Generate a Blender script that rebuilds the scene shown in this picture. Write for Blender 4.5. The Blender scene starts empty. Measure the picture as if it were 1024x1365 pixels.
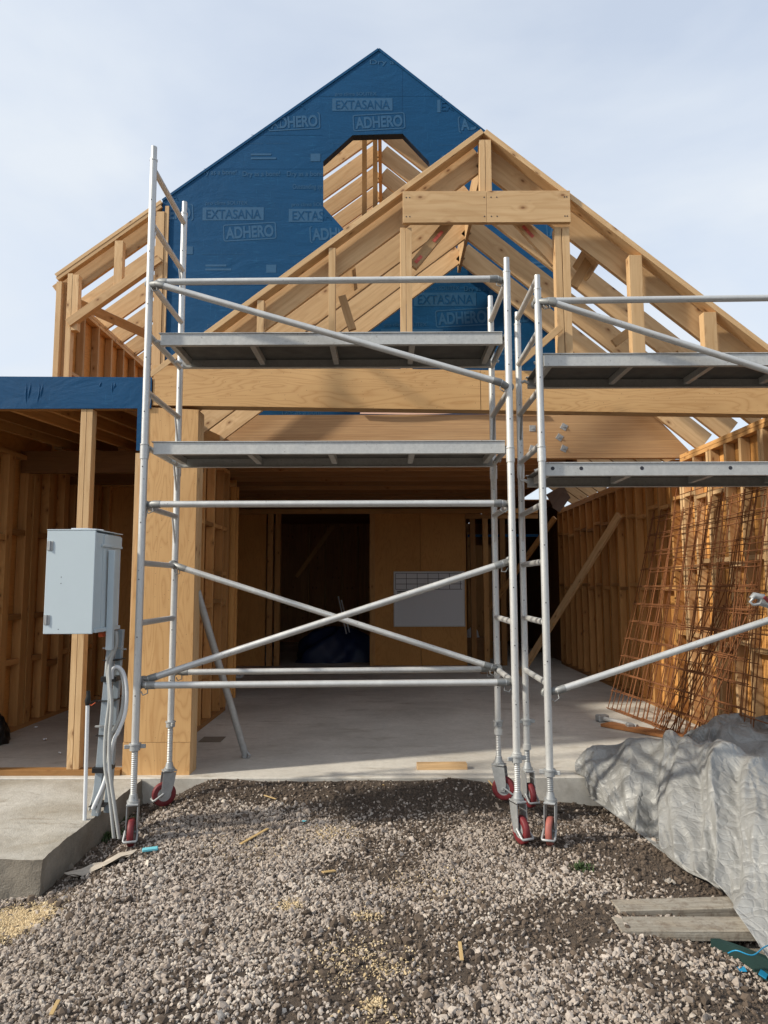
import bpy, math, random
import numpy as np
from mathutils import Vector, Matrix
R = math.radians
rng = random.Random(7)
nr = np.random.RandomState(5)
sc = bpy.context.scene
C = sc.collection

# ------------------------------------------------------------------ camera
CZ = 1.63
FPX = 950.0
CM = Matrix.Rotation(3/950, 3, 'Z') @ Matrix.Rotation(math.pi/2 + R(5.83), 3, 'X') @ Matrix.Rotation(R(-.15), 3, 'Z')
cam = bpy.data.cameras.new('camera')
cam.sensor_fit = 'VERTICAL'; cam.sensor_height = 36; cam.lens = FPX/1365*36
cam.clip_start = .05; cam.clip_end = 2000
camo = bpy.data.objects.new('camera', cam); C.objects.link(camo)
camo.matrix_world = Matrix.Translation((0, 0, CZ)) @ CM.to_4x4()
sc.camera = camo

# ------------------------------------------------------------------ light
SUN = Vector((1.4, .45, -1.0)).normalized()          # direction the light travels
elev = math.asin(-SUN.z)
w = bpy.data.worlds.new('World'); sc.world = w; w.use_nodes = True
nt = w.node_tree; N = nt.nodes; L = nt.links; N.clear()
wo = N.new('ShaderNodeOutputWorld'); bg = N.new('ShaderNodeBackground'); bg.inputs[1].default_value = .135
sky = N.new('ShaderNodeTexSky'); sky.sky_type = 'NISHITA'; sky.sun_disc = False
sky.sun_elevation = elev; sky.sun_rotation = math.atan2(-SUN.x, -SUN.y); sky.dust_density = 2.0; sky.ozone_density = 1.5
tc = N.new('ShaderNodeTexCoord'); mp = N.new('ShaderNodeMapping'); mp.inputs['Scale'].default_value = (1, 1, 2.2)
n1 = N.new('ShaderNodeTexNoise'); n1.inputs['Scale'].default_value = 1.7; n1.inputs['Detail'].default_value = 7; n1.inputs['Roughness'].default_value = .52
n1.inputs['Distortion'].default_value = .4
rp = N.new('ShaderNodeMapRange'); rp.inputs[1].default_value = .36; rp.inputs[2].default_value = .66; rp.inputs[3].default_value = .62; rp.inputs[4].default_value = 1.0
sepw = N.new('ShaderNodeSeparateXYZ'); addx = N.new('ShaderNodeMath'); addx.operation = 'MULTIPLY_ADD'; addx.inputs[1].default_value = -.09
mx = N.new('ShaderNodeMix'); mx.data_type = 'RGBA'
mx.inputs[7].default_value = (3.25, 3.5, 3.82, 1)      # thin bright cloud
L.new(tc.outputs['Generated'], mp.inputs[0]); L.new(mp.outputs[0], n1.inputs[0])
L.new(tc.outputs['Generated'], sepw.inputs[0]); L.new(sepw.outputs[0], addx.inputs[0]); L.new(n1.outputs[0], addx.inputs[2])
L.new(addx.outputs[0], rp.inputs[0]); L.new(rp.outputs[0], mx.inputs[0]); L.new(sky.outputs[0], mx.inputs[6])
L.new(mx.outputs[2], bg.inputs[0]); L.new(bg.outputs[0], wo.inputs[0])
sl = bpy.data.lights.new('sun', 'SUN'); sl.energy = 2.7; sl.angle = R(3.); sl.color = (1, .93, .80)
so = bpy.data.objects.new('sun', sl); C.objects.link(so)
so.rotation_euler = SUN.to_track_quat('-Z', 'Y').to_euler(); so.location = (-6, -2, 9)
sc.view_settings.view_transform = 'Standard'; sc.view_settings.look = 'None'
sc.view_settings.exposure = .86; sc.view_settings.gamma = 1
sc.cycles.max_bounces = 16; sc.cycles.diffuse_bounces = 10; sc.cycles.glossy_bounces = 5

# ------------------------------------------------------------------ pixel helpers (1024x1365 photo pixels -> world)
def ray(px, py): return CM @ Vector(((px-512)/FPX, (682.5-py)/FPX, -1))
def U(px, py, Y):
    d = ray(px, py); t = Y/d.y; return Vector((d.x*t, Y, CZ+d.z*t))
def G(px, py, z):
    d = ray(px, py); t = (z-CZ)/d.z; return Vector((d.x*t, d.y*t, z))

# ------------------------------------------------------------------ mesh builder
class MB:
    def __init__(s): s.v=[]; s.f=[]; s.uv=[]; s.mi=[]; s.rn=[]; s.sm=[]
    def face(s, ids, uvs=None, mat=0, rnd=0., smooth=False):
        s.f.append(tuple(ids)); s.uv.extend(uvs if uvs else [(0,0)]*len(ids)); s.mi.append(mat); s.rn.append(rnd); s.sm.append(smooth)
    def boxm(s, M, l, wd, t, c=.0015, mat=0, rnd=None):
        """chamfered box, centre at M origin; local x = length, y = width, z = thickness"""
        rnd = rng.random() if rnd is None else rnd
        h = (l/2, wd/2, t/2); c = min(c, min(h)*.45)
        ids = {}; b = len(s.v); loc = []
        for ax in range(3):
            o = [a for a in range(3) if a != ax]
            for sg in (-1, 1):
                for s1 in (-1, 1):
                    for s2 in (-1, 1):
                        p = [0,0,0]; p[ax] = sg*h[ax]; p[o[0]] = s1*(h[o[0]]-c); p[o[1]] = s2*(h[o[1]]-c)
                        key = [0,0,0]; key[ax]=sg; key[o[0]]=s1; key[o[1]]=s2
                        ids[(ax, tuple(key))] = len(loc); loc.append(p)
        for p in loc: s.v.append(M @ Vector(p))
        uo = rnd*37.0
        def add(vs):
            P = [Vector(loc[i]) for i in vs]
            n = (P[1]-P[0]).cross(P[2]-P[0]); cen = sum(P, Vector())/len(P)
            if n.dot(cen) < 0: vs = vs[::-1]; P = P[::-1]; n = -n
            a = max(range(3), key=lambda k: abs(n[k]))
            if a == 2: uv = [(p.x+uo, p.y+uo) for p in P]
            elif a == 1: uv = [(p.x+uo, p.z+uo+.31) for p in P]
            else: uv = [(p.z*.35+uo+3, p.y*1.0+uo) for p in P]
            s.face([b+i for i in vs], uv, mat, rnd)
        for ax in range(3):
            o = [a for a in range(3) if a != ax]
            for sg in (-1, 1):
                q = []
                for s1, s2 in ((-1,-1),(1,-1),(1,1),(-1,1)):
                    k=[0,0,0]; k[ax]=sg; k[o[0]]=s1; k[o[1]]=s2; q.append(ids[(ax, tuple(k))])
                add(q)
        for a1, a2 in ((0,1),(0,2),(1,2)):
            a3 = 3-a1-a2
            for g1 in (-1,1):
                for g2 in (-1,1):
                    def kk(g3): 
                        k=[0,0,0]; k[a1]=g1; k[a2]=g2; k[a3]=g3; return tuple(k)
                    add([ids[(a1,kk(-1))], ids[(a1,kk(1))], ids[(a2,kk(1))], ids[(a2,kk(-1))]])
        for x in (-1,1):
            for y in (-1,1):
                for z in (-1,1): add([ids[(0,(x,y,z))], ids[(1,(x,y,z))], ids[(2,(x,y,z))]])
        return s
    def box(s, x0, x1, y0, y1, z0, z1, c=.0015, mat=0, rnd=None, grain='x'):
        """axis-aligned box; grain = direction of its length"""
        cen = Vector(((x0+x1)/2, (y0+y1)/2, (z0+z1)/2)); d = (abs(x1-x0), abs(y1-y0), abs(z1-z0))
        if grain == 'x': A = Matrix(((1,0,0),(0,0,-1),(0,1,0))); dd=(d[0], d[2], d[1])      # local y->z, z->-y
        elif grain == 'z': A = Matrix(((0,1,0),(0,0,1),(1,0,0))); dd=(d[2], d[0], d[1])     # x->z, y->x, z->y
        elif grain == 'zx': A = Matrix(((0,0,1),(0,1,0),(1,0,0))).copy(); dd=(d[2], d[1], d[0])
        elif grain == 'y': A = Matrix(((0,0,1),(1,0,0),(0,1,0))); dd=(d[1], d[2], d[0])     # x->y, y->z, z->x
        elif grain == 'flat': A = Matrix.Identity(3); dd = d
        M = Matrix.Translation(cen) @ A.to_4x4()
        return s.boxm(M, dd[0], dd[1], dd[2], c, mat, rnd)
    def board(s, p0, p1, wd, t, nrm, c=.0015, mat=0, rnd=None):
        """board from p0 to p1 (centre line); wd across, t along nrm"""
        p0=Vector(p0); p1=Vector(p1); X=(p1-p0); l=X.length; X.normalize(); Z=Vector(nrm); Z=(Z-Z.dot(X)*X).normalized(); Y=Z.cross(X)
        M = Matrix.Translation((p0+p1)/2) @ Matrix((X,Y,Z)).transposed().to_4x4()
        return s.boxm(M, l, wd, t, c, mat, rnd)
    def path(s, pts, r, seg=14, caps=True, mat=0, closed=False, rnd=None):
        rnd = rng.random() if rnd is None else rnd
        pts=[Vector(p) for p in pts]; n=len(pts); rr = r if isinstance(r,(list,tuple)) else [r]*n
        T=[]
        for i in range(n):
            if closed: t=pts[(i+1)%n]-pts[i-1]
            else: t=pts[min(i+1,n-1)]-pts[max(i-1,0)]
            T.append(t.normalized())
        a = Vector((0,0,1)) if abs(T[0].z)<.9 else Vector((1,0,0))
        u = T[0].cross(a).normalized(); b=len(s.v); ln=0; lens=[]
        for i in range(n):
            if i: ln += (pts[i]-pts[i-1]).length
            lens.append(ln)
            u = (u-u.dot(T[i])*T[i]).normalized(); v=T[i].cross(u)
            for k in range(seg):
                a=2*math.pi*k/seg; s.v.append(pts[i]+rr[i]*(math.cos(a)*u+math.sin(a)*v))
        m = n if closed else n-1
        for i in range(m):
            j=(i+1)%n
            for k in range(seg):
                k2=(k+1)%seg
                s.face((b+i*seg+k, b+i*seg+k2, b+j*seg+k2, b+j*seg+k),
                       [(lens[i]+rnd*9,k/seg*.15),(lens[i]+rnd*9,(k+1)/seg*.15),(lens[j]+rnd*9,(k+1)/seg*.15),(lens[j]+rnd*9,k/seg*.15)], mat, rnd, True)
        if caps and not closed:
            for i,rev in ((0,True),(n-1,False)):
                c=len(s.v)
                for k in range(seg): s.v.append(s.v[b+i*seg+k].copy())
                ids=list(range(c,c+seg)); s.face(ids[::-1] if rev else ids, None, mat, rnd)
        return s
    def tube(s, p0, p1, r, seg=14, mat=0, caps=True, rnd=None): return s.path([p0,p1], r, seg, caps, mat, False, rnd)
    def poly(s, pts, nrm_thick, mat=0, rnd=0., uvf=None):
        """extruded polygon: pts (3D, planar) pushed by vector nrm_thick"""
        pts=[Vector(p) for p in pts]; e=Vector(nrm_thick); n=len(pts)
        uvf = uvf or (lambda p:(p.x,p.z))
        # orientation
        nn=Vector()
        for i in range(n): nn += pts[i].cross(pts[(i+1)%n])
        if nn.dot(e) > 0: pts=pts[::-1]
        b=len(s.v)
        for p in pts: s.v.append(p.copy())
        for p in pts: s.v.append(p+e)
        s.face(range(b,b+n), [uvf(p) for p in pts], mat, rnd)
        s.face(range(b+2*n-1,b+n-1,-1), [uvf(p) for p in pts[::-1]], mat, rnd)
        for i in range(n):
            j=(i+1)%n; l=(pts[j]-pts[i]).length
            s.face((b+j,b+i,b+n+i,b+n+j), [(l,0),(0,0),(0,e.length),(l,e.length)], mat, rnd)
        return s
    def mesh(s, me_v, me_f, mat=0, off=Vector((0,0,0)), rnd=0.):
        b=len(s.v)
        for p in me_v: s.v.append(Vector(p)+off)
        for f in me_f: s.face([b+i for i in f], None, mat, rnd)
    def build(s, name, mats, parent=None):
        org = world_loc(parent)
        me = bpy.data.meshes.new(name)
        me.from_pydata([tuple(p-org) for p in s.v], [], s.f)
        uvl = me.uv_layers.new(name='UVMap'); uvl.data.foreach_set('uv', np.array(s.uv, dtype=np.float32).ravel())
        at = me.attributes.new('rnd', 'FLOAT', 'FACE'); at.data.foreach_set('value', np.array(s.rn, dtype=np.float32))
        me.polygons.foreach_set('material_index', s.mi); me.polygons.foreach_set('use_smooth', s.sm)
        if not isinstance(mats, (list, tuple)): mats=[mats]
        for m in mats: me.materials.append(m)
        me.update()
        o = bpy.data.objects.new(name, me); C.objects.link(o); o.parent = parent
        if parent is None: pass
        return o
def world_loc(o):
    v=Vector((0,0,0))
    while o is not None: v += Vector(o.location); o=o.parent
    return v
def tag(o, label=None, cat=None, group=None, kind=None):
    if label: o['label']=label
    if cat: o['category']=cat
    if group: o['group']=group
    if kind: o['kind']=kind
    return o
def thing(name, label, cat, loc, group=None):
    o=bpy.data.objects.new(name, None); C.objects.link(o); o.location=loc; o.empty_display_size=.1
    return tag(o, label, cat, group)

# ------------------------------------------------------------------ materials
def newmat(name):
    m=bpy.data.materials.new(name); m.use_nodes=True; nt=m.node_tree
    b=nt.nodes['Principled BSDF']; return m, nt, b
class NG:
    def __init__(s, nt): s.nt=nt
    def n(s, t, **kw):
        x=s.nt.nodes.new('ShaderNode'+t)
        for k,v in kw.items(): setattr(x,k,v)
        return x
    def link(s,a,b): s.nt.links.new(a,b)
    def val(s, inp, v):
        if hasattr(v,'is_output') or isinstance(v, bpy.types.NodeSocket): s.link(v, inp)
        else: inp.default_value=v
    def math(s, op, a, b=0., c=None, clamp=False):
        x=s.n('Math', operation=op); x.use_clamp=clamp; s.val(x.inputs[0],a); s.val(x.inputs[1],b)
        if c is not None: s.val(x.inputs[2],c)
        return x.outputs[0]
    def noise(s, vec, scale=1., detail=4., rough=.5, dist=0.):
        x=s.n('TexNoise'); s.link(vec,x.inputs['Vector']); x.inputs['Scale'].default_value=scale; x.inputs['Detail'].default_value=detail
        x.inputs['Roughness'].default_value=rough; x.inputs['Distortion'].default_value=dist; return x.outputs[0]
    def map(s, vec, scale=(1,1,1), loc=(0,0,0)):
        x=s.n('Mapping'); s.link(vec,x.inputs[0]); x.inputs['Scale'].default_value=scale; x.inputs['Location'].default_value=loc; return x.outputs[0]
    def mr(s, v, a, b, c=0., d=1., clamp=True):
        x=s.n('MapRange'); x.clamp=clamp; s.val(x.inputs[0],v)
        for i,k in enumerate((a,b,c,d)): x.inputs[i+1].default_value=k
        return x.outputs[0]
    def mix(s, f, a, b, mode='MIX'):
        x=s.n('Mix', data_type='RGBA', blend_type=mode); s.val(x.inputs[0],f)
        for i,v in ((6,a),(7,b)):
            if isinstance(v,tuple): x.inputs[i].default_value=(*v,1) if len(v)==3 else v
            else: s.link(v,x.inputs[i])
        return x.outputs[2]
    def bump(s, h, strength=.3, dist=.01):
        x=s.n('Bump'); x.inputs['Strength'].default_value=strength; x.inputs['Distance'].default_value=dist; s.link(h,x.inputs['Height']); return x.outputs[0]
    def uv(s): return s.n('TexCoord').outputs['UV']
    def obj(s): return s.n('TexCoord').outputs['Object']
    def rnd(s):
        x=s.n('Attribute'); x.attribute_name='rnd'; return x.outputs['Fac']

def wood(name, light, dark, knots=1., grain=1., rough=.65, var=.35):
    m,nt,b=newmat(name); g=NG(nt); uv=g.uv(); r=g.rnd()
    warp=g.noise(g.map(uv,(1.3,7,1)),1,3,.5)
    sep=g.n('SeparateXYZ'); g.link(uv,sep.inputs[0])
    # knots
    vo=g.n('TexVoronoi',voronoi_dimensions='2D'); g.link(g.map(uv,(3.6,6.2,1)),vo.inputs['Vector']); vo.inputs['Scale'].default_value=1
    kd=vo.outputs['Distance']; colr=g.n('SeparateColor'); g.link(vo.outputs['Color'],colr.inputs[0])
    on=g.math('GREATER_THAN',colr.outputs[0],1-.30*knots)
    kn=g.math('MULTIPLY',g.mr(kd,.035,.085,1,0),on)
    halo=g.math('MULTIPLY',g.mr(kd,.06,.42,1,0),on)
    ph=g.math('ADD', g.math('MULTIPLY',sep.outputs[1],60*grain), g.math('MULTIPLY',warp,24))
    ph=g.math('ADD',ph,g.math('MULTIPLY',halo,7))
    bands=g.mr(g.math('SINE',ph),-1,1)
    fine=g.noise(g.map(uv,(3,160,1)),1,4,.6)
    md=g.noise(g.map(uv,(1.1,34,1)),1,4,.65); f=g.math('ADD',g.math('MULTIPLY',g.math('POWER',bands,3),.28),g.math('ADD',g.math('MULTIPLY',fine,.32),g.math('MULTIPLY',g.mr(md,.35,.68),.38)))
    col=g.mix(f,light,dark)
    big=g.noise(g.map(uv,(.7,3,1)),1,3,.6)
    col=g.mix(g.mr(big,.35,.7,0,.35),col,tuple(c*.72 for c in dark))
    tone=g.mr(r,0,1,1-var,1+var*.35)
    tcol=g.n('CombineColor'); g.link(tone,tcol.inputs[0]); g.link(g.math('POWER',tone,1.12),tcol.inputs[1]); g.link(g.math('POWER',tone,1.3),tcol.inputs[2])
    col=g.mix(1.,col,tcol.outputs[0],'MULTIPLY')
    col=g.mix(g.math('MULTIPLY',kn,.8),col,(.10,.04,.015))
    col=g.mix(g.math('MULTIPLY',g.mr(kd,.09,.2,1,0),g.math('MULTIPLY',on,.35)),col,(.26,.11,.035))
    dirt=g.noise(g.obj(),9,5,.7); col=g.mix(g.mr(dirt,.6,.8,0,.25),col,(.16,.10,.05))
    g.link(col,b.inputs['Base Color']); b.inputs['Roughness'].default_value=rough; b.inputs['Specular IOR Level'].default_value=.3
    g.link(g.bump(g.math('ADD',fine,g.math('MULTIPLY',bands,.4)),.25,.002),b.inputs['Normal'])
    return m
PINE=wood('pine',(.72,.50,.275),(.49,.29,.13))
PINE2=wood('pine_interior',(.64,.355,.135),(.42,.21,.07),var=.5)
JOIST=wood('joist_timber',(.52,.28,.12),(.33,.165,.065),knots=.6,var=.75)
CHIP=wood('chip_wood',(.68,.50,.25),(.5,.34,.15),knots=0)

def lvl():
    m,nt,b=newmat('laminated_veneer'); g=NG(nt); uv=g.uv()
    st=g.noise(g.map(uv,(.45,75,1)),1,3,.6); f2=g.noise(g.map(uv,(3,130,1)),1,3,.5); big=g.noise(g.map(uv,(.8,2.5,1)),1,4,.6)
    col=g.mix(g.mr(st,.35,.65),(.60,.37,.18),(.43,.24,.105)); col=g.mix(g.mr(f2,.4,.7,0,.4),col,(.27,.13,.06))
    col=g.mix(g.mr(big,.45,.7,0,.45),col,(.58,.38,.20))
    g.link(col,b.inputs['Base Color']); b.inputs['Roughness'].default_value=.6
    g.link(g.bump(st,.2,.002),b.inputs['Normal']); return m
LVL=lvl()
def ply(name,a,bc,rough=.62):
    m,nt,b=newmat(name); g=NG(nt); uv=g.uv()
    n=g.noise(g.map(uv,(.75,4.2,1)),1,3,.45,.6)
    fr=g.math('FRACT',g.math('MULTIPLY',n,17)); tri=g.mr(g.math('ABSOLUTE',g.math('SUBTRACT',fr,.5)),0,.5)
    fine=g.noise(g.map(uv,(5,150,1)),1,3,.6); big=g.noise(g.map(uv,(1,1.6,1)),1,4,.6)
    f=g.math('ADD',g.math('MULTIPLY',g.math('POWER',tri,3),.55),g.math('MULTIPLY',fine,.4))
    col=g.mix(f,a,bc); col=g.mix(g.mr(big,.4,.7,0,.35),col,tuple(c*.8 for c in bc))
    vo=g.n('TexVoronoi',voronoi_dimensions='2D'); g.link(g.map(uv,(2.2,4.6,1)),vo.inputs['Vector']); cr=g.n('SeparateColor'); g.link(vo.outputs['Color'],cr.inputs[0])
    k=g.math('MULTIPLY',g.mr(vo.outputs['Distance'],.02,.055,1,0),g.math('GREATER_THAN',cr.outputs[0],.72))
    col=g.mix(g.math('MULTIPLY',k,.6),col,(.22,.09,.03))
    vs=g.n('TexVoronoi',voronoi_dimensions='2D'); g.link(uv,vs.inputs['Vector']); vs.inputs['Scale'].default_value=26       # nail heads and specks
    cs=g.n('SeparateColor'); g.link(vs.outputs['Color'],cs.inputs[0])
    sp=g.math('MULTIPLY',g.mr(vs.outputs['Distance'],.05,.1,1,0),g.math('GREATER_THAN',cs.outputs[1],.93)); col=g.mix(g.math('MULTIPLY',sp,.7),col,(.10,.05,.02))
    g.link(col,b.inputs['Base Color']); b.inputs['Roughness'].default_value=rough; b.inputs['Specular IOR Level'].default_value=.3
    g.link(g.bump(fine,.2,.0015),b.inputs['Normal']); return m
PLY=ply('plywood',(.66,.41,.185),(.47,.25,.095))
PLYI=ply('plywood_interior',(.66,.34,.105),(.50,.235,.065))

def metal(name,col,metallic=.5,rough=.42,spot=.25,var=.12):
    m,nt,b=newmat(name); g=NG(nt); o=g.obj(); r=g.rnd()
    n=g.noise(o,38,5,.7); n2=g.noise(g.map(o,(1,1,.3)),9,4,.6)
    c=g.mix(g.mr(n,.35,.7,0,spot),col,tuple(x*.55 for x in col)); c=g.mix(g.mr(n2,.5,.75,0,spot),c,tuple(min(1,x*1.25) for x in col))
    tone=g.mr(r,0,1,1-var,1+var*.4); t=g.n('CombineColor')
    for i in range(3): g.link(tone,t.inputs[i])
    c=g.mix(1.,c,t.outputs[0],'MULTIPLY'); nd=g.noise(o,70,2,.5); c=g.mix(g.mr(nd,.70,.74,0,.6),c,(.12,.10,.08))
    g.link(c,b.inputs['Base Color']); b.inputs['Metallic'].default_value=metallic
    g.link(g.mr(n2,.3,.7,rough-.08,rough+.16),b.inputs['Roughness']); g.link(g.bump(n,.15,.001),b.inputs['Normal']); return m
ALU=metal('aluminium_tube',(.60,.60,.585),.45,.42)
ALUP=metal('aluminium_beam',(.56,.56,.54),.35,.5,.4)
GALV=metal('galvanised_steel',(.42,.43,.43),.5,.5,.45)
CLAMP=metal('worn_clamp_steel',(.27,.275,.27),.5,.5,.5)
GALVB=metal('zinc_channel',(.36,.42,.47),.45,.5,.3)
def plain(name,col,rough=.5,metallic=0.,mott=.15,scale=12,bump=0.,spec=.4):
    m,nt,b=newmat(name); g=NG(nt); n=g.noise(g.obj(),scale,5,.6)
    g.link(g.mix(g.mr(n,.35,.7,0,mott*2),col,tuple(c*.6 for c in col)),b.inputs['Base Color'])
    b.inputs['Roughness'].default_value=rough; b.inputs['Metallic'].default_value=metallic; b.inputs['Specular IOR Level'].default_value=spec
    if bump: g.link(g.bump(n,bump,.004),b.inputs['Normal'])
    return m
DECK=plain('deck_underside',(.13,.125,.115),.8,0,.4,8,.2)
RED=plain('red_wheel_rubber',(.17,.020,.024),.55,0,.45,25)
SALMON=plain('dusty_red_wheel',(.36,.11,.085),.6,0,.4,25)
BOXP=plain('pale_blue_grey_paint',(.52,.60,.64),.42,0,.04,4)
WHITE=plain('white_plastic',(.68,.70,.72),.4,0,.06,6)
GREYP=plain('grey_conduit',(.42,.43,.42),.5,0,.15,14)
BLACK=plain('black_tape',(.012,.012,.013),.45)
ORANGE=plain('orange_foam',(.55,.10,.03),.7)
BOARDW=plain('whiteboard_face',(.70,.72,.75),.3,0,.03,3)
INK=plain('marker_ink',(.03,.03,.04),.6); 
PINK=plain('pink_spray_paint',(.72,.16,.12),.7,0,.5,30)
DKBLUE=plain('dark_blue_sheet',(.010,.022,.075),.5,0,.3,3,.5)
CYAN=plain('cyan_plastic',(.16,.52,.60),.45,0,.1)
BLUEPL=plain('bright_blue_film',(.02,.25,.45),.4,0,.2)
GREENP=plain('dark_green_plastic',(.009,.034,.030),.75,0,.3,9,.1)
PAPER=plain('dirty_paper',(.46,.40,.33),.85,0,.3,12,.3)
WEED=plain('weed_green',(.05,.085,.025),.7,0,.4,20)
BARK=plain('black_plastic_bag',(.008,.009,.010),.35,0,.3,12,.6)
RUST=plain('rusted_steel',(.255,.10,.036),.85,.1,.55,40)
RUSTB=plain('orange_rust_plank',(.38,.16,.055),.8,0,.3,9)

def concrete(name,base,dark,stain=.5,rough=.8,sc=1.):
    m,nt,b=newmat(name); g=NG(nt); o=g.obj()
    a=g.noise(o,.9*sc,6,.62,.3); f=g.noise(o,24,5,.7); c=g.noise(g.map(o,(1,3,1),(4,2,0)),1.6*sc,6,.65,.5); sp=g.noise(o,120,2,.5)
    col=g.mix(g.mr(a,.35,.68),base,dark); col=g.mix(g.mr(f,.35,.75,0,.35),col,tuple(x*.6 for x in dark))
    col=g.mix(g.mr(c,.56,.74,0,stain),col,tuple(x*y for x,y in zip(dark,(.62,.56,.48)))); col=g.mix(g.mr(sp,.66,.72,0,.5),col,tuple(x*.4 for x in dark))
    g.link(col,b.inputs['Base Color']); g.link(g.mr(a,.3,.7,rough-.25,rough+.05),b.inputs['Roughness'])
    g.link(g.bump(g.math('ADD',f,g.math('MULTIPLY',sp,.5)),.25 if rough<.85 else .8,.004 if rough<.85 else .008),b.inputs['Normal']); return m
CONC=concrete('floor_concrete',(.64,.605,.54),(.43,.40,.35),.8)
CONCR=concrete('rough_concrete',(.54,.52,.475),(.30,.265,.21),.75,.9,1.6)
def oldwood():
    m,nt,b=newmat('weathered_timber'); g=NG(nt); uv=g.uv()
    st=g.noise(g.map(uv,(1.2,55,1)),1,5,.7); kn=g.noise(g.map(uv,(5,9,1)),1,4,.6); di=g.noise(g.obj(),22,5,.7)
    col=g.mix(g.mr(st,.35,.65),(.34,.31,.26),(.20,.175,.14)); col=g.mix(g.mr(kn,.5,.7,0,.5),col,(.27,.215,.15)); col=g.mix(g.mr(di,.48,.66,0,.75),col,(.145,.11,.08))
    g.link(col,b.inputs['Base Color']); b.inputs['Roughness'].default_value=.95
    g.link(g.bump(g.math('ADD',st,di),.6,.006),b.inputs['Normal']); return m
OLDW=oldwood()
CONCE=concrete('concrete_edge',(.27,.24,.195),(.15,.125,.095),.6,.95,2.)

def soilmat():
    m,nt,b=newmat('soil'); g=NG(nt); o=g.obj()
    a=g.noise(o,3,6,.65); f=g.noise(o,60,5,.7); h=g.noise(o,220,3,.6)
    col=g.mix(g.mr(a,.35,.7),(.085,.060,.042),(.050,.035,.025)); col=g.mix(g.mr(f,.4,.7,0,.6),col,(.12,.09,.065)); col=g.mix(g.mr(h,.55,.7,0,.5),col,(.20,.165,.13))
    g.link(col,b.inputs['Base Color']); b.inputs['Roughness'].default_value=.95
    g.link(g.bump(g.math('ADD',f,g.math('MULTIPLY',h,.5)),.9,.02),b.inputs['Normal']); return m
SOIL=soilmat()
def stonemat():
    m,nt,b=newmat('gravel_stone'); g=NG(nt); r=g.rnd()
    cr=g.n('ValToRGB'); g.link(r,cr.inputs[0]); e=cr.color_ramp.elements
    e[0].position=0; e[0].color=(.13,.098,.077,1); e[1].position=1; e[1].color=(.56,.50,.43,1)
    for p,c in ((.3,(.29,.238,.197,1)),(.6,(.39,.33,.28,1)),(.88,(.47,.41,.355,1))):
        x=e.new(p); x.color=c
    f=g.noise(g.obj(),160,4,.7); big=g.noise(g.obj(),1.1,3,.5)
    col=g.mix(g.mr(f,.4,.72,0,.4),cr.outputs[0],(.15,.12,.095)); col=g.mix(g.mr(big,.45,.68,0,.4),col,(.22,.17,.125)); 
    g.link(col,b.inputs['Base Color']); b.inputs['Roughness'].default_value=.9; return m
STONE=stonemat()
def clodmat():
    m,nt,b=newmat('soil_clod'); g=NG(nt); r=g.rnd(); f=g.noise(g.obj(),120,3,.7)
    col=g.mix(r,(.045,.031,.022),(.115,.083,.060)); col=g.mix(g.mr(f,.4,.7,0,.4),col,(.14,.11,.08))
    g.link(col,b.inputs['Base Color']); b.inputs['Roughness'].default_value=.97; return m
CLOD=clodmat()
def dustmat():
    m,nt,b=newmat('sawdust'); g=NG(nt); g.link(g.mix(g.rnd(),(.42,.31,.17),(.60,.48,.30)),b.inputs['Base Color']); b.inputs['Roughness'].default_value=.95; return m
DUST=dustmat()
def wrapmat(name,dark,faint):
    m,nt,b=newmat(name); g=NG(nt); o=g.obj()
    a=g.noise(o,1.2,5,.6); f=g.noise(o,45,4,.7); li=g.noise(g.map(o,(6,1,60)),1,2,.5); l2=g.noise(g.map(o,(70,1,5)),1,2,.5); mask=g.noise(o,3.4,2,.5)
    col=g.mix(g.mr(a,.3,.7),dark,tuple(x*.82 for x in dark)); col=g.mix(g.mr(f,.45,.75,0,.35),col,tuple(x*1.3 for x in dark))
    sc1=g.math('MULTIPLY',g.mr(li,.64,.67),g.mr(mask,.5,.58)); sc2=g.math('MULTIPLY',g.mr(l2,.68,.70),g.mr(mask,.44,.52))
    col=g.mix(g.math('MULTIPLY',g.math('MAXIMUM',sc1,sc2),.5),col,faint)
    g.link(col,b.inputs['Base Color']); b.inputs['Roughness'].default_value=.6; b.inputs['Specular IOR Level'].default_value=.2
    w1=g.noise(g.map(o,(1.2,1,3)),1.5,5,.55,.8); g.link(g.bump(g.math('ADD',w1,g.math('MULTIPLY',f,.04)),.4,.03),b.inputs['Normal']); return m
WRAP=wrapmat('blue_wall_wrap',(.003,.064,.165),(.014,.105,.225))
WRAPP=wrapmat('dark_blue_wrap_backing',(.006,.020,.045),(.01,.03,.06))
WTXT=plain('wrap_print',(.020,.098,.205),.5,0,.2,30)
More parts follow.
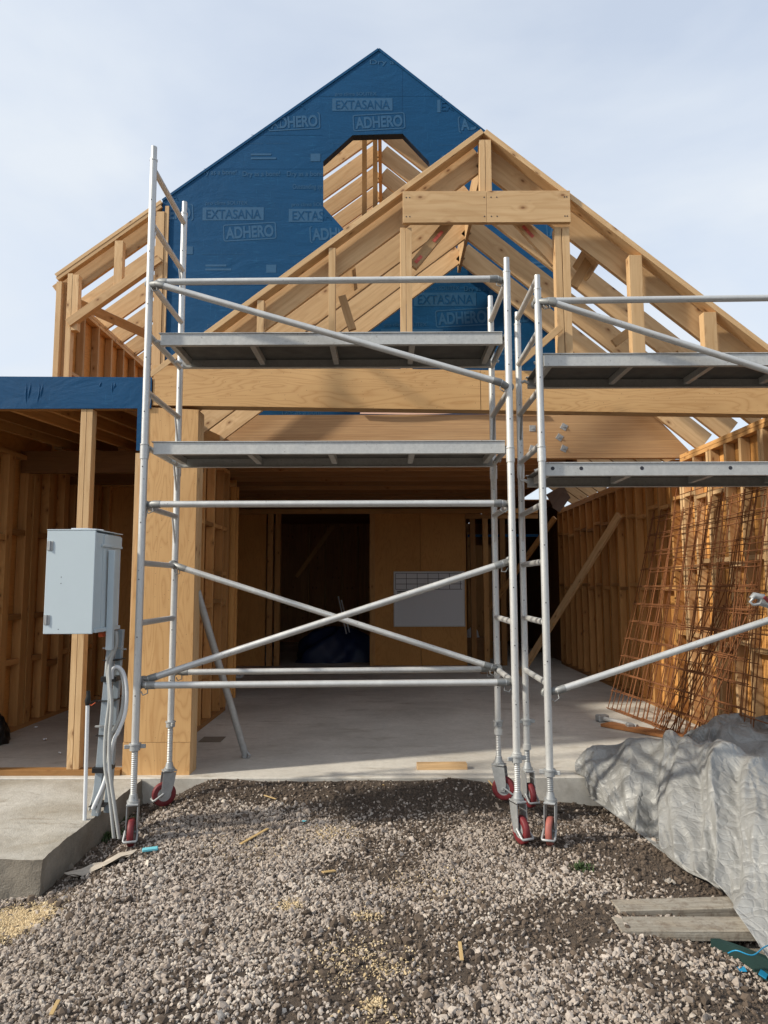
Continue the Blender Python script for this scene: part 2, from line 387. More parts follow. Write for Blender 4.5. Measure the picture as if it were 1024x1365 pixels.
def tarpmat():
    m,nt,b=newmat('silver_tarpaulin'); g=NG(nt); uv=g.uv(); o=g.obj()
    vo=g.n('TexVoronoi', feature='DISTANCE_TO_EDGE'); wv=g.noise(o,5,3,.6)
    mv=g.n('VectorMath',operation='ADD'); sc3=g.n('VectorMath',operation='SCALE'); nn=g.n('TexNoise'); g.link(o,nn.inputs['Vector']); nn.inputs['Scale'].default_value=6
    g.link(nn.outputs['Color'],sc3.inputs[0]); sc3.inputs['Scale'].default_value=.07; g.link(o,mv.inputs[0]); g.link(sc3.outputs[0],mv.inputs[1]); g.link(mv.outputs[0],vo.inputs['Vector']); vo.inputs['Scale'].default_value=16
    cre=g.mr(vo.outputs['Distance'],0,.12,0,1); f=g.noise(o,34,6,.7,.6); s=g.noise(o,2.4,5,.6)
    col=g.mix(g.mr(s,.4,.68,0,.6),(.31,.31,.30),(.19,.182,.165)); col=g.mix(g.mr(f,.55,.75,0,.3),col,(.37,.37,.36)); col=g.mix(g.mr(cre,0,.4,.10,0),col,(.45,.45,.45))
    g.link(col,b.inputs['Base Color']); b.inputs['Metallic'].default_value=.2; g.link(g.mr(f,.3,.7,.42,.6),b.inputs['Roughness'])
    vo2=g.n('TexVoronoi',feature='DISTANCE_TO_EDGE'); g.link(mv.outputs[0],vo2.inputs['Vector']); vo2.inputs['Scale'].default_value=6.5; h=g.math('ADD',g.math('ADD',g.math('MULTIPLY',cre,.35),g.math('MULTIPLY',g.mr(vo2.outputs['Distance'],0,.2,0,1),1.3)),g.math('MULTIPLY',f,.7)); g.link(g.bump(h,.7,.009),b.inputs['Normal']); return m
TARP=tarpmat()

# ------------------------------------------------------------------ noise for meshes
def vnoise(x,y,seed=0):
    xi=np.floor(x).astype(np.int64); yi=np.floor(y).astype(np.int64); xf=x-xi; yf=y-yi
    def h(a,b):
        n=(a*374761393+b*668265263+seed*144665)&0x7fffffff; n=((n^(n>>13))*1274126177)&0x7fffffff; return ((n^(n>>16))&0xffff)/65535.0
    u=xf*xf*(3-2*xf); v=yf*yf*(3-2*yf)
    return (h(xi,yi)*(1-u)+h(xi+1,yi)*u)*(1-v)+(h(xi,yi+1)*(1-u)+h(xi+1,yi+1)*u)*v
def fbm(x,y,seed=0,oct=4):
    s=0;a=.5
    for i in range(oct): s=s+a*vnoise(x*2**i,y*2**i,seed+i*17); a*=.5
    return s
def sstep(a,b,x): t=np.clip((x-a)/(b-a),0,1); return t*t*(3-2*t)

# ------------------------------------------------------------------ ground
S=.10           # top of the floor slab
YF=5.87         # slab front edge
def gh(x,y):
    x=np.asarray(x,float); y=np.asarray(y,float)
    z=-.02+ (fbm(x*1.3,y*1.3,3)-.47)*.06+(fbm(x*6,y*6,9,3)-.44)*.025
    z=z+.105*np.exp(-((y-5.85)/.38)**2)*sstep(-1.75,-1.3,x)*(1-sstep(.55,1.2,x))      # bank of soil against the slab
    z=z-.07*sstep(4.9,5.6,y)*sstep(.9,1.3,x)
    z=z-.09*(1-sstep(-1.95,-1.45,x))
    z=z-.13*np.exp(-(((x-2.0)/.55)**2+((y-3.35)/.35)**2))-.05*sstep(1.2,2.0,x)
    z=np.where((y>6.0)|((x<-2.05)&(y>4.3)), -.13, z)
    return z
gx=np.concatenate([-np.geomspace(600,3.3,26), np.arange(-3.2,4.2,.025), np.geomspace(4.3,600,26)])
gy=np.concatenate([-np.geomspace(600,.3,24), np.arange(0,1.8,.1), np.arange(1.8,6.1,.025), np.geomspace(6.2,900,30)])
X,Y=np.meshgrid(gx,gy); Z=gh(X,Y); far=(X<-3.3)|(X>4.25)|(Y<-.1); Z=np.where(far,-.08,Z)
vv=np.stack([X.ravel(),Y.ravel(),Z.ravel()],1); nx=len(gx); ny=len(gy)
i=np.arange((nx-1)*(ny-1)); a=(i//(nx-1))*nx+i%(nx-1); ff=np.stack([a,a+1,a+nx+1,a+nx],1)
def npmesh(name,verts,faces,mat,smooth=False,rnd=None,k=None):
    me=bpy.data.meshes.new(name); k=faces.shape[1]
    me.vertices.add(len(verts)); me.vertices.foreach_set('co',verts.astype(np.float32).ravel())
    me.loops.add(faces.size); me.loops.foreach_set('vertex_index',faces.astype(np.int32).ravel())
    me.polygons.add(len(faces)); me.polygons.foreach_set('loop_start',np.arange(len(faces),dtype=np.int32)*k)
    try: me.polygons.foreach_set('loop_total',np.full(len(faces),k,dtype=np.int32))
    except Exception: pass
    me.update(calc_edges=True)
    me.polygons.foreach_set('use_smooth',np.full(len(faces),smooth))
    if rnd is not None:
        at=me.attributes.new('rnd','FLOAT','FACE'); at.data.foreach_set('value',rnd.astype(np.float32))
    me.materials.append(mat); me.validate(); o=bpy.data.objects.new(name,me); C.objects.link(o); return o
tag(npmesh('ground',vv,ff,SOIL,True),'dark brown soil of the building site under the gravel',kind='structure')

t=(1+5**.5)/2
ico=np.array([(-1,t,0),(1,t,0),(-1,-t,0),(1,-t,0),(0,-1,t),(0,1,t),(0,-1,-t),(0,1,-t),(t,0,-1),(t,0,1),(-t,0,-1),(-t,0,1)])/math.sqrt(1+t*t)
icf=np.array([(0,11,5),(0,5,1),(0,1,7),(0,7,10),(0,10,11),(1,5,9),(5,11,4),(11,10,2),(10,7,6),(7,1,8),(3,9,4),(3,4,2),(3,2,6),(3,6,8),(3,8,9),(4,9,5),(2,4,11),(6,2,10),(8,6,7),(9,8,1)])
def scatter(name,px,py,rad,mat,flat=(.5,.8),sink=.25,jit=.28,lift=0.,rv=None):
    n=len(px); V=ico[None]*(1+(nr.rand(n,12,1)-.5)*2*jit)
    S3=np.stack([.75+.5*nr.rand(n),.75+.5*nr.rand(n),flat[0]+(flat[1]-flat[0])*nr.rand(n)],1)
    V=V*(S3*rad[:,None])[:,None,:]
    q=nr.normal(size=(n,4)); q[:,:1]+=1.6; q/=np.linalg.norm(q,axis=1,keepdims=True); w_,x_,y_,z_=q.T
    Rm=np.stack([1-2*(y_*y_+z_*z_),2*(x_*y_-z_*w_),2*(x_*z_+y_*w_),2*(x_*y_+z_*w_),1-2*(x_*x_+z_*z_),2*(y_*z_-x_*w_),2*(x_*z_-y_*w_),2*(y_*z_+x_*w_),1-2*(x_*x_+y_*y_)],1).reshape(n,3,3)
    an=nr.rand(n)*6.283; c_,s_=np.cos(an),np.sin(an); zz=np.zeros(n); oo=np.ones(n)
    Rz=np.stack([c_,-s_,zz,s_,c_,zz,zz,zz,oo],1).reshape(n,3,3)
    V=np.einsum('nij,nkj->nki',Rz@Rm,V)
    V[:,:,0]+=px[:,None]; V[:,:,1]+=py[:,None]; V[:,:,2]+=(gh(px,py)+rad*(.5-sink)+lift)[:,None]
    F=icf[None]+(np.arange(n)*12)[:,None,None]
    rr=np.repeat(nr.rand(n) if rv is None else rv,20)
    return npmesh(name,V.reshape(-1,3),F.reshape(-1,3),mat,False,rr)
def gravel_density(x,y):
    """0 = bare soil, 1 = full gravel"""
    d=np.ones_like(x)
    d*=1-.93*sstep(5.25,5.6,y+(fbm(x*3,y*3,21)-.47)*.5)                                # soil bank along the slab
    d*=1-.99*np.exp(-(((x-1.85)/.72)**2+((y-4.35)/.62)**2)**2)                       # soil under the tarpaulin edge
    d*=1-.88*np.exp(-(((x-1.15)/.8)**2+((y-3.75)/.27)**2)**2)
    d*=1-.97*np.exp(-(((x-1.75)/.5)**2+((y-3.12)/.27)**2)**2)
    d*=1-.8*np.exp(-(((x+1.75)/.3)**2+((y-4.6)/.8)**2)**1.5)
    d*=.22+.78*sstep(.36,.54,fbm(x*1.7+3,y*1.7,33)+.06-.05*x)
    return np.clip(d,0,1)
def pick(n,dens,x0=-2.9,x1=3.3,y0=2.1,y1=5.85):
    x=nr.rand(n)*(x1-x0)+x0; y=nr.rand(n)*(y1-y0)+y0
    k=(nr.rand(n)<dens(x,y))&(np.abs(x)<y*.62+.25)&~((x<-1.93)&(y>4.2))
    return x[k],y[k]
x,y=pick(150000,gravel_density); rad=np.exp(nr.normal(size=len(x))*.32)*.0081*(1+.14*(vnoise(x*1.5,y*1.5,5)-.5)); big=nr.rand(len(x))<.03; rad[big]*=1.5
bright=np.clip(nr.rand(len(x))*.8+.45*(fbm(x*2.2,y*2.2,50)-.35)+.1,0,1)
g1=scatter('gravel',x,y,np.clip(rad,.005,.026),STONE,(.36,.62),lift=.001,rv=bright); tag(g1,'pale grey crushed gravel spread over the driveway','gravel',kind='stuff')
x,y=pick(80000,lambda x,y:.45+.55*(1-gravel_density(x,y)*1.0)); rad=np.exp(nr.normal(size=len(x))*.5)*.0058
g2=scatter('soil_clods',x,y,np.clip(rad,.002,.028),CLOD,(.6,.9)); tag(g2,'loose dark soil crumbs between the gravel and the tarpaulin','soil',kind='stuff')
# sawdust in clusters
cl=[(12,1208,.20,15000),(480,1270,.22,260),(490,1222,.09,160),(515,1295,.12,200),(440,1110,.2,500),(620,1045,.09,300),(455,1300,.2,160),(500,1365,.16,90),(385,1205,.08,250),(330,1130,.3,200),(560,1180,.35,260),(500,1345,.06,200)]
xs=[];ys=[]
for (a_,b_,s_,n_) in cl:
    p=G(a_,b_,-.02); xs.append(p.x+nr.normal(size=n_)*s_*.45); ys.append(p.y+nr.normal(size=n_)*s_*.42)
x=np.concatenate(xs); y=np.concatenate(ys); k=~((x<-1.95)&(y>4.17)); x=x[k]; y=y[k]
g3=scatter('sawdust',x,y,np.clip(np.exp(nr.normal(size=len(x))*.4)*.0035,.001,.008),DUST,(.25,.6),.1,.3,.008); tag(g3,'yellow sawdust sprinkled in patches over the gravel','sawdust',kind='stuff')

# ------------------------------------------------------------------ slabs
b=MB(); b.box(-4.3,3.7,YF,20,-.14,S,.006,0,grain='flat')
fs=b.build('floor_slab',[CONC]); tag(fs,'grey concrete floor slab of the house',kind='structure')
from mathutils import noise as mn
def rough_slab(name,x0,x1,y0,y1,z0,z1,st,amp,mats):
    b=MB(); V={}
    def vid(p,gp=0):
        k=tuple(round(c,4) for c in p)+(gp,)
        if k not in V:
            V[k]=len(b.v); q=Vector(k[:3]); e=sum((abs(q.x-x1)<.02, abs(q.y-y0)<.02, abs(q.z-z1)<.02))
            n=Vector((mn.noise(q*7+Vector((3,0,0))),mn.noise(q*7+Vector((0,9,0))),mn.noise(q*5)*.5))*amp+Vector((mn.noise(q*26),mn.noise(q*26+Vector((5,5,5))),mn.noise(q*30)*.4))*amp*.6
            if e>=2: n+=Vector((-.004*(abs(q.x-x1)<.02),.004*(abs(q.y-y0)<.02),-.004))*max(0,mn.noise(q*18)*4)
            b.v.append(q+n)
        return V[k]
    X=list(np.linspace(x0,x1,int((x1-x0)/st)+1)); Y=list(np.linspace(y0,y1,int((y1-y0)/st)+1)); Z=list(np.linspace(z0,z1,int((z1-z0)/st)+1))
    for i in range(len(X)-1):
        for j in range(len(Y)-1): b.face((vid((X[i],Y[j],z1)),vid((X[i+1],Y[j],z1)),vid((X[i+1],Y[j+1],z1)),vid((X[i],Y[j+1],z1))),None,0,0,True)
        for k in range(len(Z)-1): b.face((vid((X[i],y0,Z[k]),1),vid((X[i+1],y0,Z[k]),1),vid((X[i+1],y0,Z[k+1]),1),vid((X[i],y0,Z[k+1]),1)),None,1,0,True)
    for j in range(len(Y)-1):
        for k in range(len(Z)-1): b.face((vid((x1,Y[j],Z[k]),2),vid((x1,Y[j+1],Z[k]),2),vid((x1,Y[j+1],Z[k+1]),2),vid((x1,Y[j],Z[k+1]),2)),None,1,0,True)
    return b.build(name,mats)
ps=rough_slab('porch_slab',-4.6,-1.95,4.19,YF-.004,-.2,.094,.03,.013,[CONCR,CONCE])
tag(ps,'rough concrete porch slab beside the gravel',kind='structure')

# ------------------------------------------------------------------ house
F=5.95
house=thing('timber_house','unfinished timber-framed house with blue wrapped gable and open rafters','house',(.7,F,S))
HP=house
def studs_along_y(parent,X,ys,z0,z1,wd=.09,t=.045,mat=PINE2,name='stud'):
    for yy in ys:
        b=MB(); b.box(X-wd/2,X+wd/2,yy-t/2,yy+t/2,z0,z1,grain='zx'); b.build(name,[mat],parent)
def studs_along_x(parent,Y,xs,z0,z1,wd=.045,d=.09,mat=PINE2,name='stud'):
    for xx in xs:
        b=MB(); b.box(xx-wd/2,xx+wd/2,Y-d/2,Y+d/2,z0,z1 if not callable(z1) else z1(xx),grain='z'); b.build(name,[mat],parent)

# --- front plywood beam and column
b=MB()
def slopebox(x0,x1,zb0,zb1,zt0,zt1,y0,y1):
    b.poly([(x0,y0,zb0),(x1,y0,zb1),(x1,y0,zt1),(x0,y0,zt0)],(0,y1-y0,0),0,rng.random(),lambda p:(p.x,p.z+1.37))
def zb(x): return 3.152-.0185*(x+1.6)
def zt(x): return 3.50-.0185*(x+1.6)
slopebox(-1.99,.805,zb(-1.99),zb(.805),zt(-1.99),zt(.805),F-.004,F+.012)
slopebox(.809,3.62,zb(.809),zb(3.62),zt(.809),zt(3.62),F-.002,F+.012)
beam=b.build('front_beam',[PLY],HP)
b=MB()
b.poly([(-1.99,F+.014,zb(-1.99)+.003),(3.62,F+.014,zb(3.62)+.003),(3.62,F+.014,zt(3.6)-.003),(-1.99,F+.014,zt(-1.99)-.003)],(0,.135,0),0,.3,lambda p:(p.x,p.y*3))
b.build('beam_core',[PINE],beam)
b=MB(); CY=F+.006
b.poly([(-2.145,CY,.36),(-1.60,CY,.36),(-1.60,CY,3.12),(-2.07,CY,3.145),(-2.07,CY,2.76)],(0,.012,0),0,.5,lambda p:(p.z,p.x))
b.poly([(-2.15,CY,S),(-1.602,CY,S),(-1.602,CY,.357),(-2.15,CY,.357)],(0,.012,0),0,.2,lambda p:(p.z+.4,p.x+2))
col=b.build('plywood_column',[PLY],HP)
b=MB()
b.box(-1.645,-1.60,F+.02,F+.11,S,3.12,grain='zx',rnd=.8); b.box(-2.13,-2.085,F+.02,F+.11,S,2.75,grain='zx',rnd=.7); b.box(-1.86,-1.815,F+.02,F+.11,S,3.1,grain='zx')
b.box(-1.70,-1.598,F+.112,F+.2,S,3.12,grain='zx',rnd=.6)
b.build('stud',[PINE],col)

# --- front gable frame (raked plates, studs, header)
RX,RZ=.875,5.67; SR=.831; SL=.766
def zr(x): return RZ-SR*(x-RX) if x>RX else RZ-SL*(RX-x)
def rake(b,x0,x1,y0,y1,th,drop=0.,c=.0015,zf=zr,rnd=None,mat=0):
    """board lying along the roof slope, between x0 and x1, depth y0..y1, thickness th below the slope line"""
    xm=(x0+x1)/2; s=(zf(x1)-zf(x0))/(x1-x0); n=Vector((-s,0,1)).normalized()
    k=math.sqrt(1+s*s)
    p0=Vector((x0,(y0+y1)/2,zf(x0)-(drop+th/2)*k)); p1=Vector((x1,(y0+y1)/2,zf(x1)-(drop+th/2)*k))
    b.board(p0,p1,th,(y1-y0),(0,1,0),c,mat,rnd)
fg=MB()
rake(fg,RX+.012,3.66,F-.005,F+.13,.045,rnd=.85); rake(fg,-2.02,RX-.012,F-.005,F+.13,.045,rnd=.8)
fgo=fg.build('front_gable',[PINE],HP)
def st(px0,px1,pyt,pyb,Y,parent,mat=PINE,zt_=None,zb_=None,d=.09,rnd=None,name='stud'):
    a=U(px0,(pyt+pyb)/2,Y); c=U(px1,(pyt+pyb)/2,Y); zt2=U(px0,pyt,Y).z if zt_ is None else zt_; zb2=U(px0,pyb,Y).z if zb_ is None else zb_
    b=MB(); b.box(a.x,c.x,Y,Y+d,zb2,zt2,grain='z',rnd=rnd); return b.build(name,[mat],parent)
ZB=3.45
def fs_(px0,px1,zt_): return st(px0,px1,400,400,F+.005,fgo,zt_=zt_,zb_=ZB,rnd=.5+.5*rng.random())
for (a_,b_) in ((534,541.3),(542,549.5),(742,751),(752,762),(438,447),(343,352),(841,858),(937,954)):
    xx=(U(a_,400,F).x+U(b_,400,F).x)/2
    top=4.74 if 530<a_<760 else min(zr(U(a_,400,F).x),zr(U(b_,400,F).x))-.062
    fs_(a_,b_,top)
for (a_,b_) in ((639.5,647.3),(648,655.5)):
    p=U(a_,230,F); q=U(b_,230,F); bb=MB(); bb.box(p.x,q.x,F+.005,F+.095,5.03,5.555,grain='z',rnd=.8); bb.build('stud',[PINE],fgo)
p=U(537,255,F-.04); q=U(761,296,F-.04)
bb=MB(); bb.box(p.x,(p.x+q.x)/2+.0,F-.042,F+.003,q.z,p.z,rnd=.62); bb.box((p.x+q.x)/2+.003,q.x,F-.042,F+.003,q.z,p.z,rnd=.66); hd=bb.build('header',[PINE],fgo)
bb=MB(); zc=(p.z+q.z)/2
for xx in (p.x+.03,p.x+.06,q.x-.03,q.x-.05,(p.x+q.x)/2-.02,(p.x+q.x)/2+.04,(p.x+q.x)/2+.09):
    for dz in (-.09,.085): bb.tube((xx,F-.0435,zc+dz),(xx,F-.041,zc+dz),.006,8)
bb.build('nail_head',[INK],hd)
# knee braces with spray marks
def brace(pa,pb,Y,wd=.09,t=.045,mat=PINE,name='brace',parent=None,rnd=None):
    b=MB(); b.board(U(*pa,Y),U(*pb,Y),wd,t,(0,1,0),rnd=rnd); return b.build(name,[mat],parent or fgo)
k1=brace((604,290),(550,356),F+.15,.085); k2=brace((686,290),(742,350),F+.12,.1)
for k_,pa,pb,Y in ((k1,(590,308),(578,322),F+.124),(k1,(562,341),(554,350),F+.124),(k2,(697,301),(711,316),F+.094)):
    b=MB(); b.board(U(*pa,Y),U(*pb,Y),.03,.002,(0,1,0)); b.build('spray_mark',[PINK],k_)
brace((790,338),(764,382),F+.45,.09); brace((690,487),(748,436),F-.03,.055,.03)
brace((456,395),(470,440),F+.3,.07)
brace((842,440),(818,458),F+.5,.08)

# --- garage roof rafters between the front gable and the blue wall
rd=MB(); rd.board((RX,F+.14,RZ-.195),(RX,8.16,RZ-.195),.30,.034,(1,0,0)); rid=rd.build('ridge_board',[PINE],HP)
RY=(6.125,6.76,7.38,7.98)
for i_,yy in enumerate(RY):
    for sd in (0,1):
        b=MB(); 
        if sd: rake(b,RX+.018,3.62,yy-.022,yy+.023,.235,.01,rnd=.35+.65*rng.random())
        else: rake(b,-2.0,RX-.018,yy-.022,yy+.023,.235,.01,rnd=.35+.65*rng.random())
        b.build('rafter',[PINE],rid)
for (x_,y0_,y1_) in ((1.9,6.22,6.68),(2.9,6.72,7.2),(-.35,6.22,6.68)):
    b=MB(); b.board((x_,y0_,zr(x_)-.17),(x_,y1_,zr(x_)-.17),.2,.04,(1,0,.8)); b.build('blocking',[PINE],rid)

# --- laminated beam and blue gable wall
GY=8.2
b=MB()
zl0,zl1=3.085,3.60
b.poly([(-2.02,GY-.06,zl0),(1.86,GY-.06,zl0),(1.86,GY-.06,zl1),(-2.02,GY-.06,zl1)],(0,.05,0),0,.2,lambda p:(p.x,p.z))
b.poly([(1.60,GY-.008,zl0-.002),(3.50,GY-.008,zl0-.002),(3.50,GY-.008,3.17),(3.10,GY-.008,zl1),(1.6,GY-.008,zl1)],(0,.05,0),0,.7,lambda p:(p.x+5,p.z+2))
lb=b.build('laminated_beam',[LVL],HP)
b=MB(); b.poly([(1.861,GY-.06,zl0-.003),(3.5,GY-.06,zl0-.003),(3.5,GY-.06,3.17),(3.11,GY-.06,zl1),(1.861,GY-.06,zl1)],(0,.05,0),0,.7,lambda p:(p.x+5,p.z+2)); b.build('laminated_beam_end',[LVL],lb)
for px_,py_ in ((752,569),(746,583),(752,598),(710,571),(710,598)):
    c_=U(px_,py_,GY-.062); b=MB(); b.boxm(Matrix.Translation(c_)@Matrix.Rotation(rng.random()*.6,4,'Y')@Matrix.Rotation(R(90),4,'X'),.072,.072,.005); b.tube(c_+Vector((0,-.002,0)),c_+Vector((0,-.018,0)),.012,6); b.build('bolt_plate',[GALV],lb)
# building paper flap trapped over the beam
b=MB(); fl=[]
for k in range(25):
    u_=k/24; x_=-.3+2.15*u_; fl.append((x_,GY-.075-.005*math.sin(9*u_),3.612-.004*math.sin(7*u_)))
bs=len(b.v)
for (x_,y_,z_) in fl: b.v.append(Vector((x_,y_,z_+.012))); b.v.append(Vector((x_,y_-.02,z_-.012-.004*math.sin(x_*5))))
for k in range(24): b.face((bs+2*k,bs+2*k+1,bs+2*k+3,bs+2*k+2))
b.build('paper_flap',[plain('pink_building_paper',(.52,.33,.25),.8,0,.2,6)],lb)

PX,PZ=-.076,8.236; ML=.747; MR=.845
def zm(x): return PZ-MR*(x-PX) if x>PX else PZ-ML*(PX-x)
ob=[U(*q,GY) for q in ((431,215),(470,180),(537,178),(572,215),(581,240),(581,300),(557,330),(480,330),(456,303),(431,275))]
BL,BR=-2.70,2.05
outer=[(BL,3.56),(BR,3.56),(BR,zm(BR)),(PX,PZ),(BL,zm(BL))]
# wall with a hole: grid of strips via bmesh triangulation
import bmesh
def wall_with_hole(outer,hole,Yf,th):
    bm=bmesh.new()
    def loop(pts,y): vs=[bm.verts.new((x,y,z)) for x,z in pts]; es=[bm.edges.new((vs[i],vs[(i+1)%len(vs)])) for i in range(len(vs))]; return vs,es
    o,oe=loop(outer,Yf); h,he=loop(hole,Yf)
    bmesh.ops.triangle_fill(bm,use_beauty=True,use_dissolve=False,edges=oe+he)
    for f in bm.faces:
        if f.normal.y>0: f.normal_flip()
    r=bmesh.ops.extrude_face_region(bm,geom=list(bm.faces))
    for v in r['geom']:
        if isinstance(v,bmesh.types.BMVert): v.co.y+=th
    bm.normal_update()
    vs=[v.co.copy() for v in bm.verts]
    for i,v in enumerate(bm.verts): v.index=i
    fs=[[v.index for v in f.verts] for f in bm.faces]; bm.free(); return vs,fs
b=MB(); v_,f_=wall_with_hole(outer,[(p.x,p.z) for p in ob],GY,.012); b.mesh(v_,f_)
b.poly([(BL+.002,GY+.0125,3.56),(BL+.002,GY+.0125,zm(BL)-.01),(BL+.02,GY+.0125,zm(BL)-.01),(BL+.02,GY+.0125,3.56)],(0,.08,0))
wrap=b.build('wall_wrap',[WRAP],HP); tag(wrap,'dark blue printed weatherproof wrap on the gable')
# folded returns round the opening
b=MB(); M_=[(p.x,p.z) for p in ob]
for i in range(len(ob)-1):
    p,q=ob[i],ob[i+1]
    if i in (4,5,6,7): continue
    mid=(p+q)/2; inward=Vector((ob[0].x*.0-.12,0,6.45))-mid; inward.y=0
    e=(q-p).normalized(); n_=Vector((-e.z,0,e.x)); n_ = n_ if n_.dot(inward)>0 else -n_
    b=MB(); b.poly([p+Vector((0,.0125,0)),q+Vector((0,.0125,0)),q+Vector((0,.11,0)),p+Vector((0,.11,0))],n_*-.012); b.build('opening_lining',[WRAPP],wrap)

# printed lettering
def glyphs(txt,size,x,z,Y,rot=0.,shear=0.,extr=0.,offset=0.,space=1.,width=None):
    cu=bpy.data.curves.new('t','FONT'); cu.body=txt; cu.size=size; cu.offset=offset; cu.space_character=space; cu.shear=shear
    o=bpy.data.objects.new('t',cu); C.objects.link(o); dg=bpy.context.evaluated_depsgraph_get(); me=bpy.data.meshes.new_from_object(o.evaluated_get(dg))
    cr,sr=math.cos(rot),math.sin(rot)
    if width:
        k=width/max(v.co.x for v in me.vertices)
        for v in me.vertices: v.co.x*=k
    vs=[Vector((x+v.co.x*cr-v.co.y*sr,Y,z+v.co.x*sr+v.co.y*cr)) for v in me.vertices]; fs=[list(p.vertices) for p in me.polygons]
    wdt=max([v.co.x for v in me.vertices]) if len(me.vertices) else 0
    bpy.data.objects.remove(o); bpy.data.curves.remove(cu); bpy.data.meshes.remove(me)
    return vs,fs,wdt
def frame_(b,x0,z0,x1,z1,t,Y,rot,px,pz,mat):
    cr,sr=math.cos(rot),math.sin(rot)
    def W(x,z): return Vector((px+(x)*cr-(z)*sr,Y,pz+(x)*sr+(z)*cr))
    r=.03
    for (a0,c0,a1,c1) in ((x0+r,z0,x1-r,z0+t),(x0+r,z1-t,x1-r,z1),(x0,z0+r,x0+t,z1-r),(x1-t,z0+r,x1,z1-r)):
        n=len(b.v); b.v += [W(a0,c0),W(a1,c0),W(a1,c1),W(a0,c1)]; b.face((n,n+1,n+2,n+3),None,mat)
    for cx,cz,a0 in ((x1-r,z1-r,0),(x0+r,z1-r,90),(x0+r,z0+r,180),(x1-r,z0+r,270)):
        for k in range(4):
            A=R(a0+22.5*k); B2=R(a0+22.5*(k+1)); n=len(b.v)
            b.v += [W(cx+math.cos(A)*(r-t),cz+math.sin(A)*(r-t)),W(cx+math.cos(A)*r,cz+math.sin(A)*r),W(cx+math.cos(B2)*r,cz+math.sin(B2)*r),W(cx+math.cos(B2)*(r-t),cz+math.sin(B2)*(r-t))]
            b.face((n,n+1,n+2,n+3),None,mat)
def inside(x,z,mrg=.0):
    if x<BL+.0+mrg or x>BR-mrg or z<3.6 or z>zm(x)-mrg*1.2: return False
    hx=[(p.x,p.z) for p in ob]; c=False
    for i in range(len(hx)):
        (xa,za),(xb,zb_)=hx[i],hx[i-1]
        if (za>z)!=(zb_>z) and x<(xb-xa)*(z-za)/(zb_-za)+xa: c=not c
    return not c
def clipped(b,vs,fs,mat=0):
    n=len(b.v); b.v+=vs
    for f in fs:
        if all(inside(vs[i].x,vs[i].z,.01) for i in f): b.face([n+i for i in f],None,mat)
def quad(b,x0,z0,x1,z1,Y,mat=0):
    nx_=max(1,int((x1-x0)/.04)); vs=[];fs=[]
    for i in range(nx_+1):
        xx=x0+(x1-x0)*i/nx_; vs+= [Vector((xx,Y,z0)),Vector((xx,Y,z1))]
    for i in range(nx_): fs.append((2*i,2*i+2,2*i+3,2*i+1))
    clipped(b,vs,fs,mat)
tb=MB(); YT=GY-.002; YT2=GY-.004
MI=[0]
def motif(x,z):   # one repeat of the print
    global YT,YT2
    MI[0]+=1; YT=GY-.0015-.0004*(MI[0]%5); YT2=YT-.002
    # banner
    quad(tb,x,z,x+.74,z+.165,YT,0)
    vs,fs,_=glyphs('EXTASANA',.165,x+.035,z+.022,YT2,offset=.001,width=.67); clipped(tb,vs,fs,1)
    vs,fs,_=glyphs('pro clima SOLITEX',.065,x+.03,z+.20,YT); clipped(tb,vs,fs,0)
    rot=R(3.2); px_,pz_=x+.26,z-.27
    vs,fs,_=glyphs('ADHERO',.20,px_+.035*math.cos(rot),pz_+.04,YT,rot,0,0,.007,1.,width=.57); clipped(tb,vs,fs,0)
    t2=MB(); frame_(t2,0,0,.64,.215,.014,YT,rot,px_,pz_,0); clipped(tb,[v for v in t2.v],[list(f) for f in t2.f],0)
    vs,fs,_=glyphs('________  ___ ________',.05,x,z-.42,YT); clipped(tb,vs,fs,0)
    quad(tb,x+.05,z-.58,x+.3,z-.555,YT); quad(tb,x+.05,z-.63,x+.36,z-.605,YT); 
    quad(tb,x+.78,z-.66,x+.90,z-.56,YT)
    if z<5.9:
        vs,fs,_=glyphs('Dry as a bone!',.085,x-.1,z-.84,YT); clipped(tb,vs,fs,0)
for (px_,py_) in ((270,294),(385,296),(443,148),(583,150),(272,457),(552,408),(652,405),(160,270),(330,148),(325,600),(700,290),(700,150),(508,457),(388,460)):
    p=U(px_,py_,GY); motif(p.x,p.z)
for (tx,px_,py_) in (('Dry as a bone!',265,233),('Dry as a bone!',323,235),('Dry as a bone!',382,235),('Dry as a',492,86),('Dry as a bone!',618,388),('Outstanding system',390,252)):
    p=U(px_,py_,GY); vs,fs,_=glyphs(tx,.09,p.x,p.z,GY-.0042,width=.46); clipped(tb,vs,fs,0)
tb.build('wrap_lettering',[WTXT,WRAP],wrap)
for (a_,c_) in (((272,225),(431,225)),((236,380),(420,380)),((425,128),(590,128)),((536,92),(536,176)),((335,180),(430,180))):
    p,q=U(*a_,GY),U(*c_,GY); b=MB(); b.board(p+Vector((0,-.0008,0)),q+Vector((0,-.0008,0)),.005,.0015,(0,1,0),.0002); b.build('wrap_seam',[WRAP],wrap)
b=MB()
rake(b,BL-.0,PX-.0,GY-.01,GY+.1,.03,0,zf=lambda x:zm(x)+.012); rake(b,PX,BR,GY-.01,GY+.1,.03,0,zf=lambda x:zm(x)+.012)
b.build('verge_board',[WRAP],wrap)

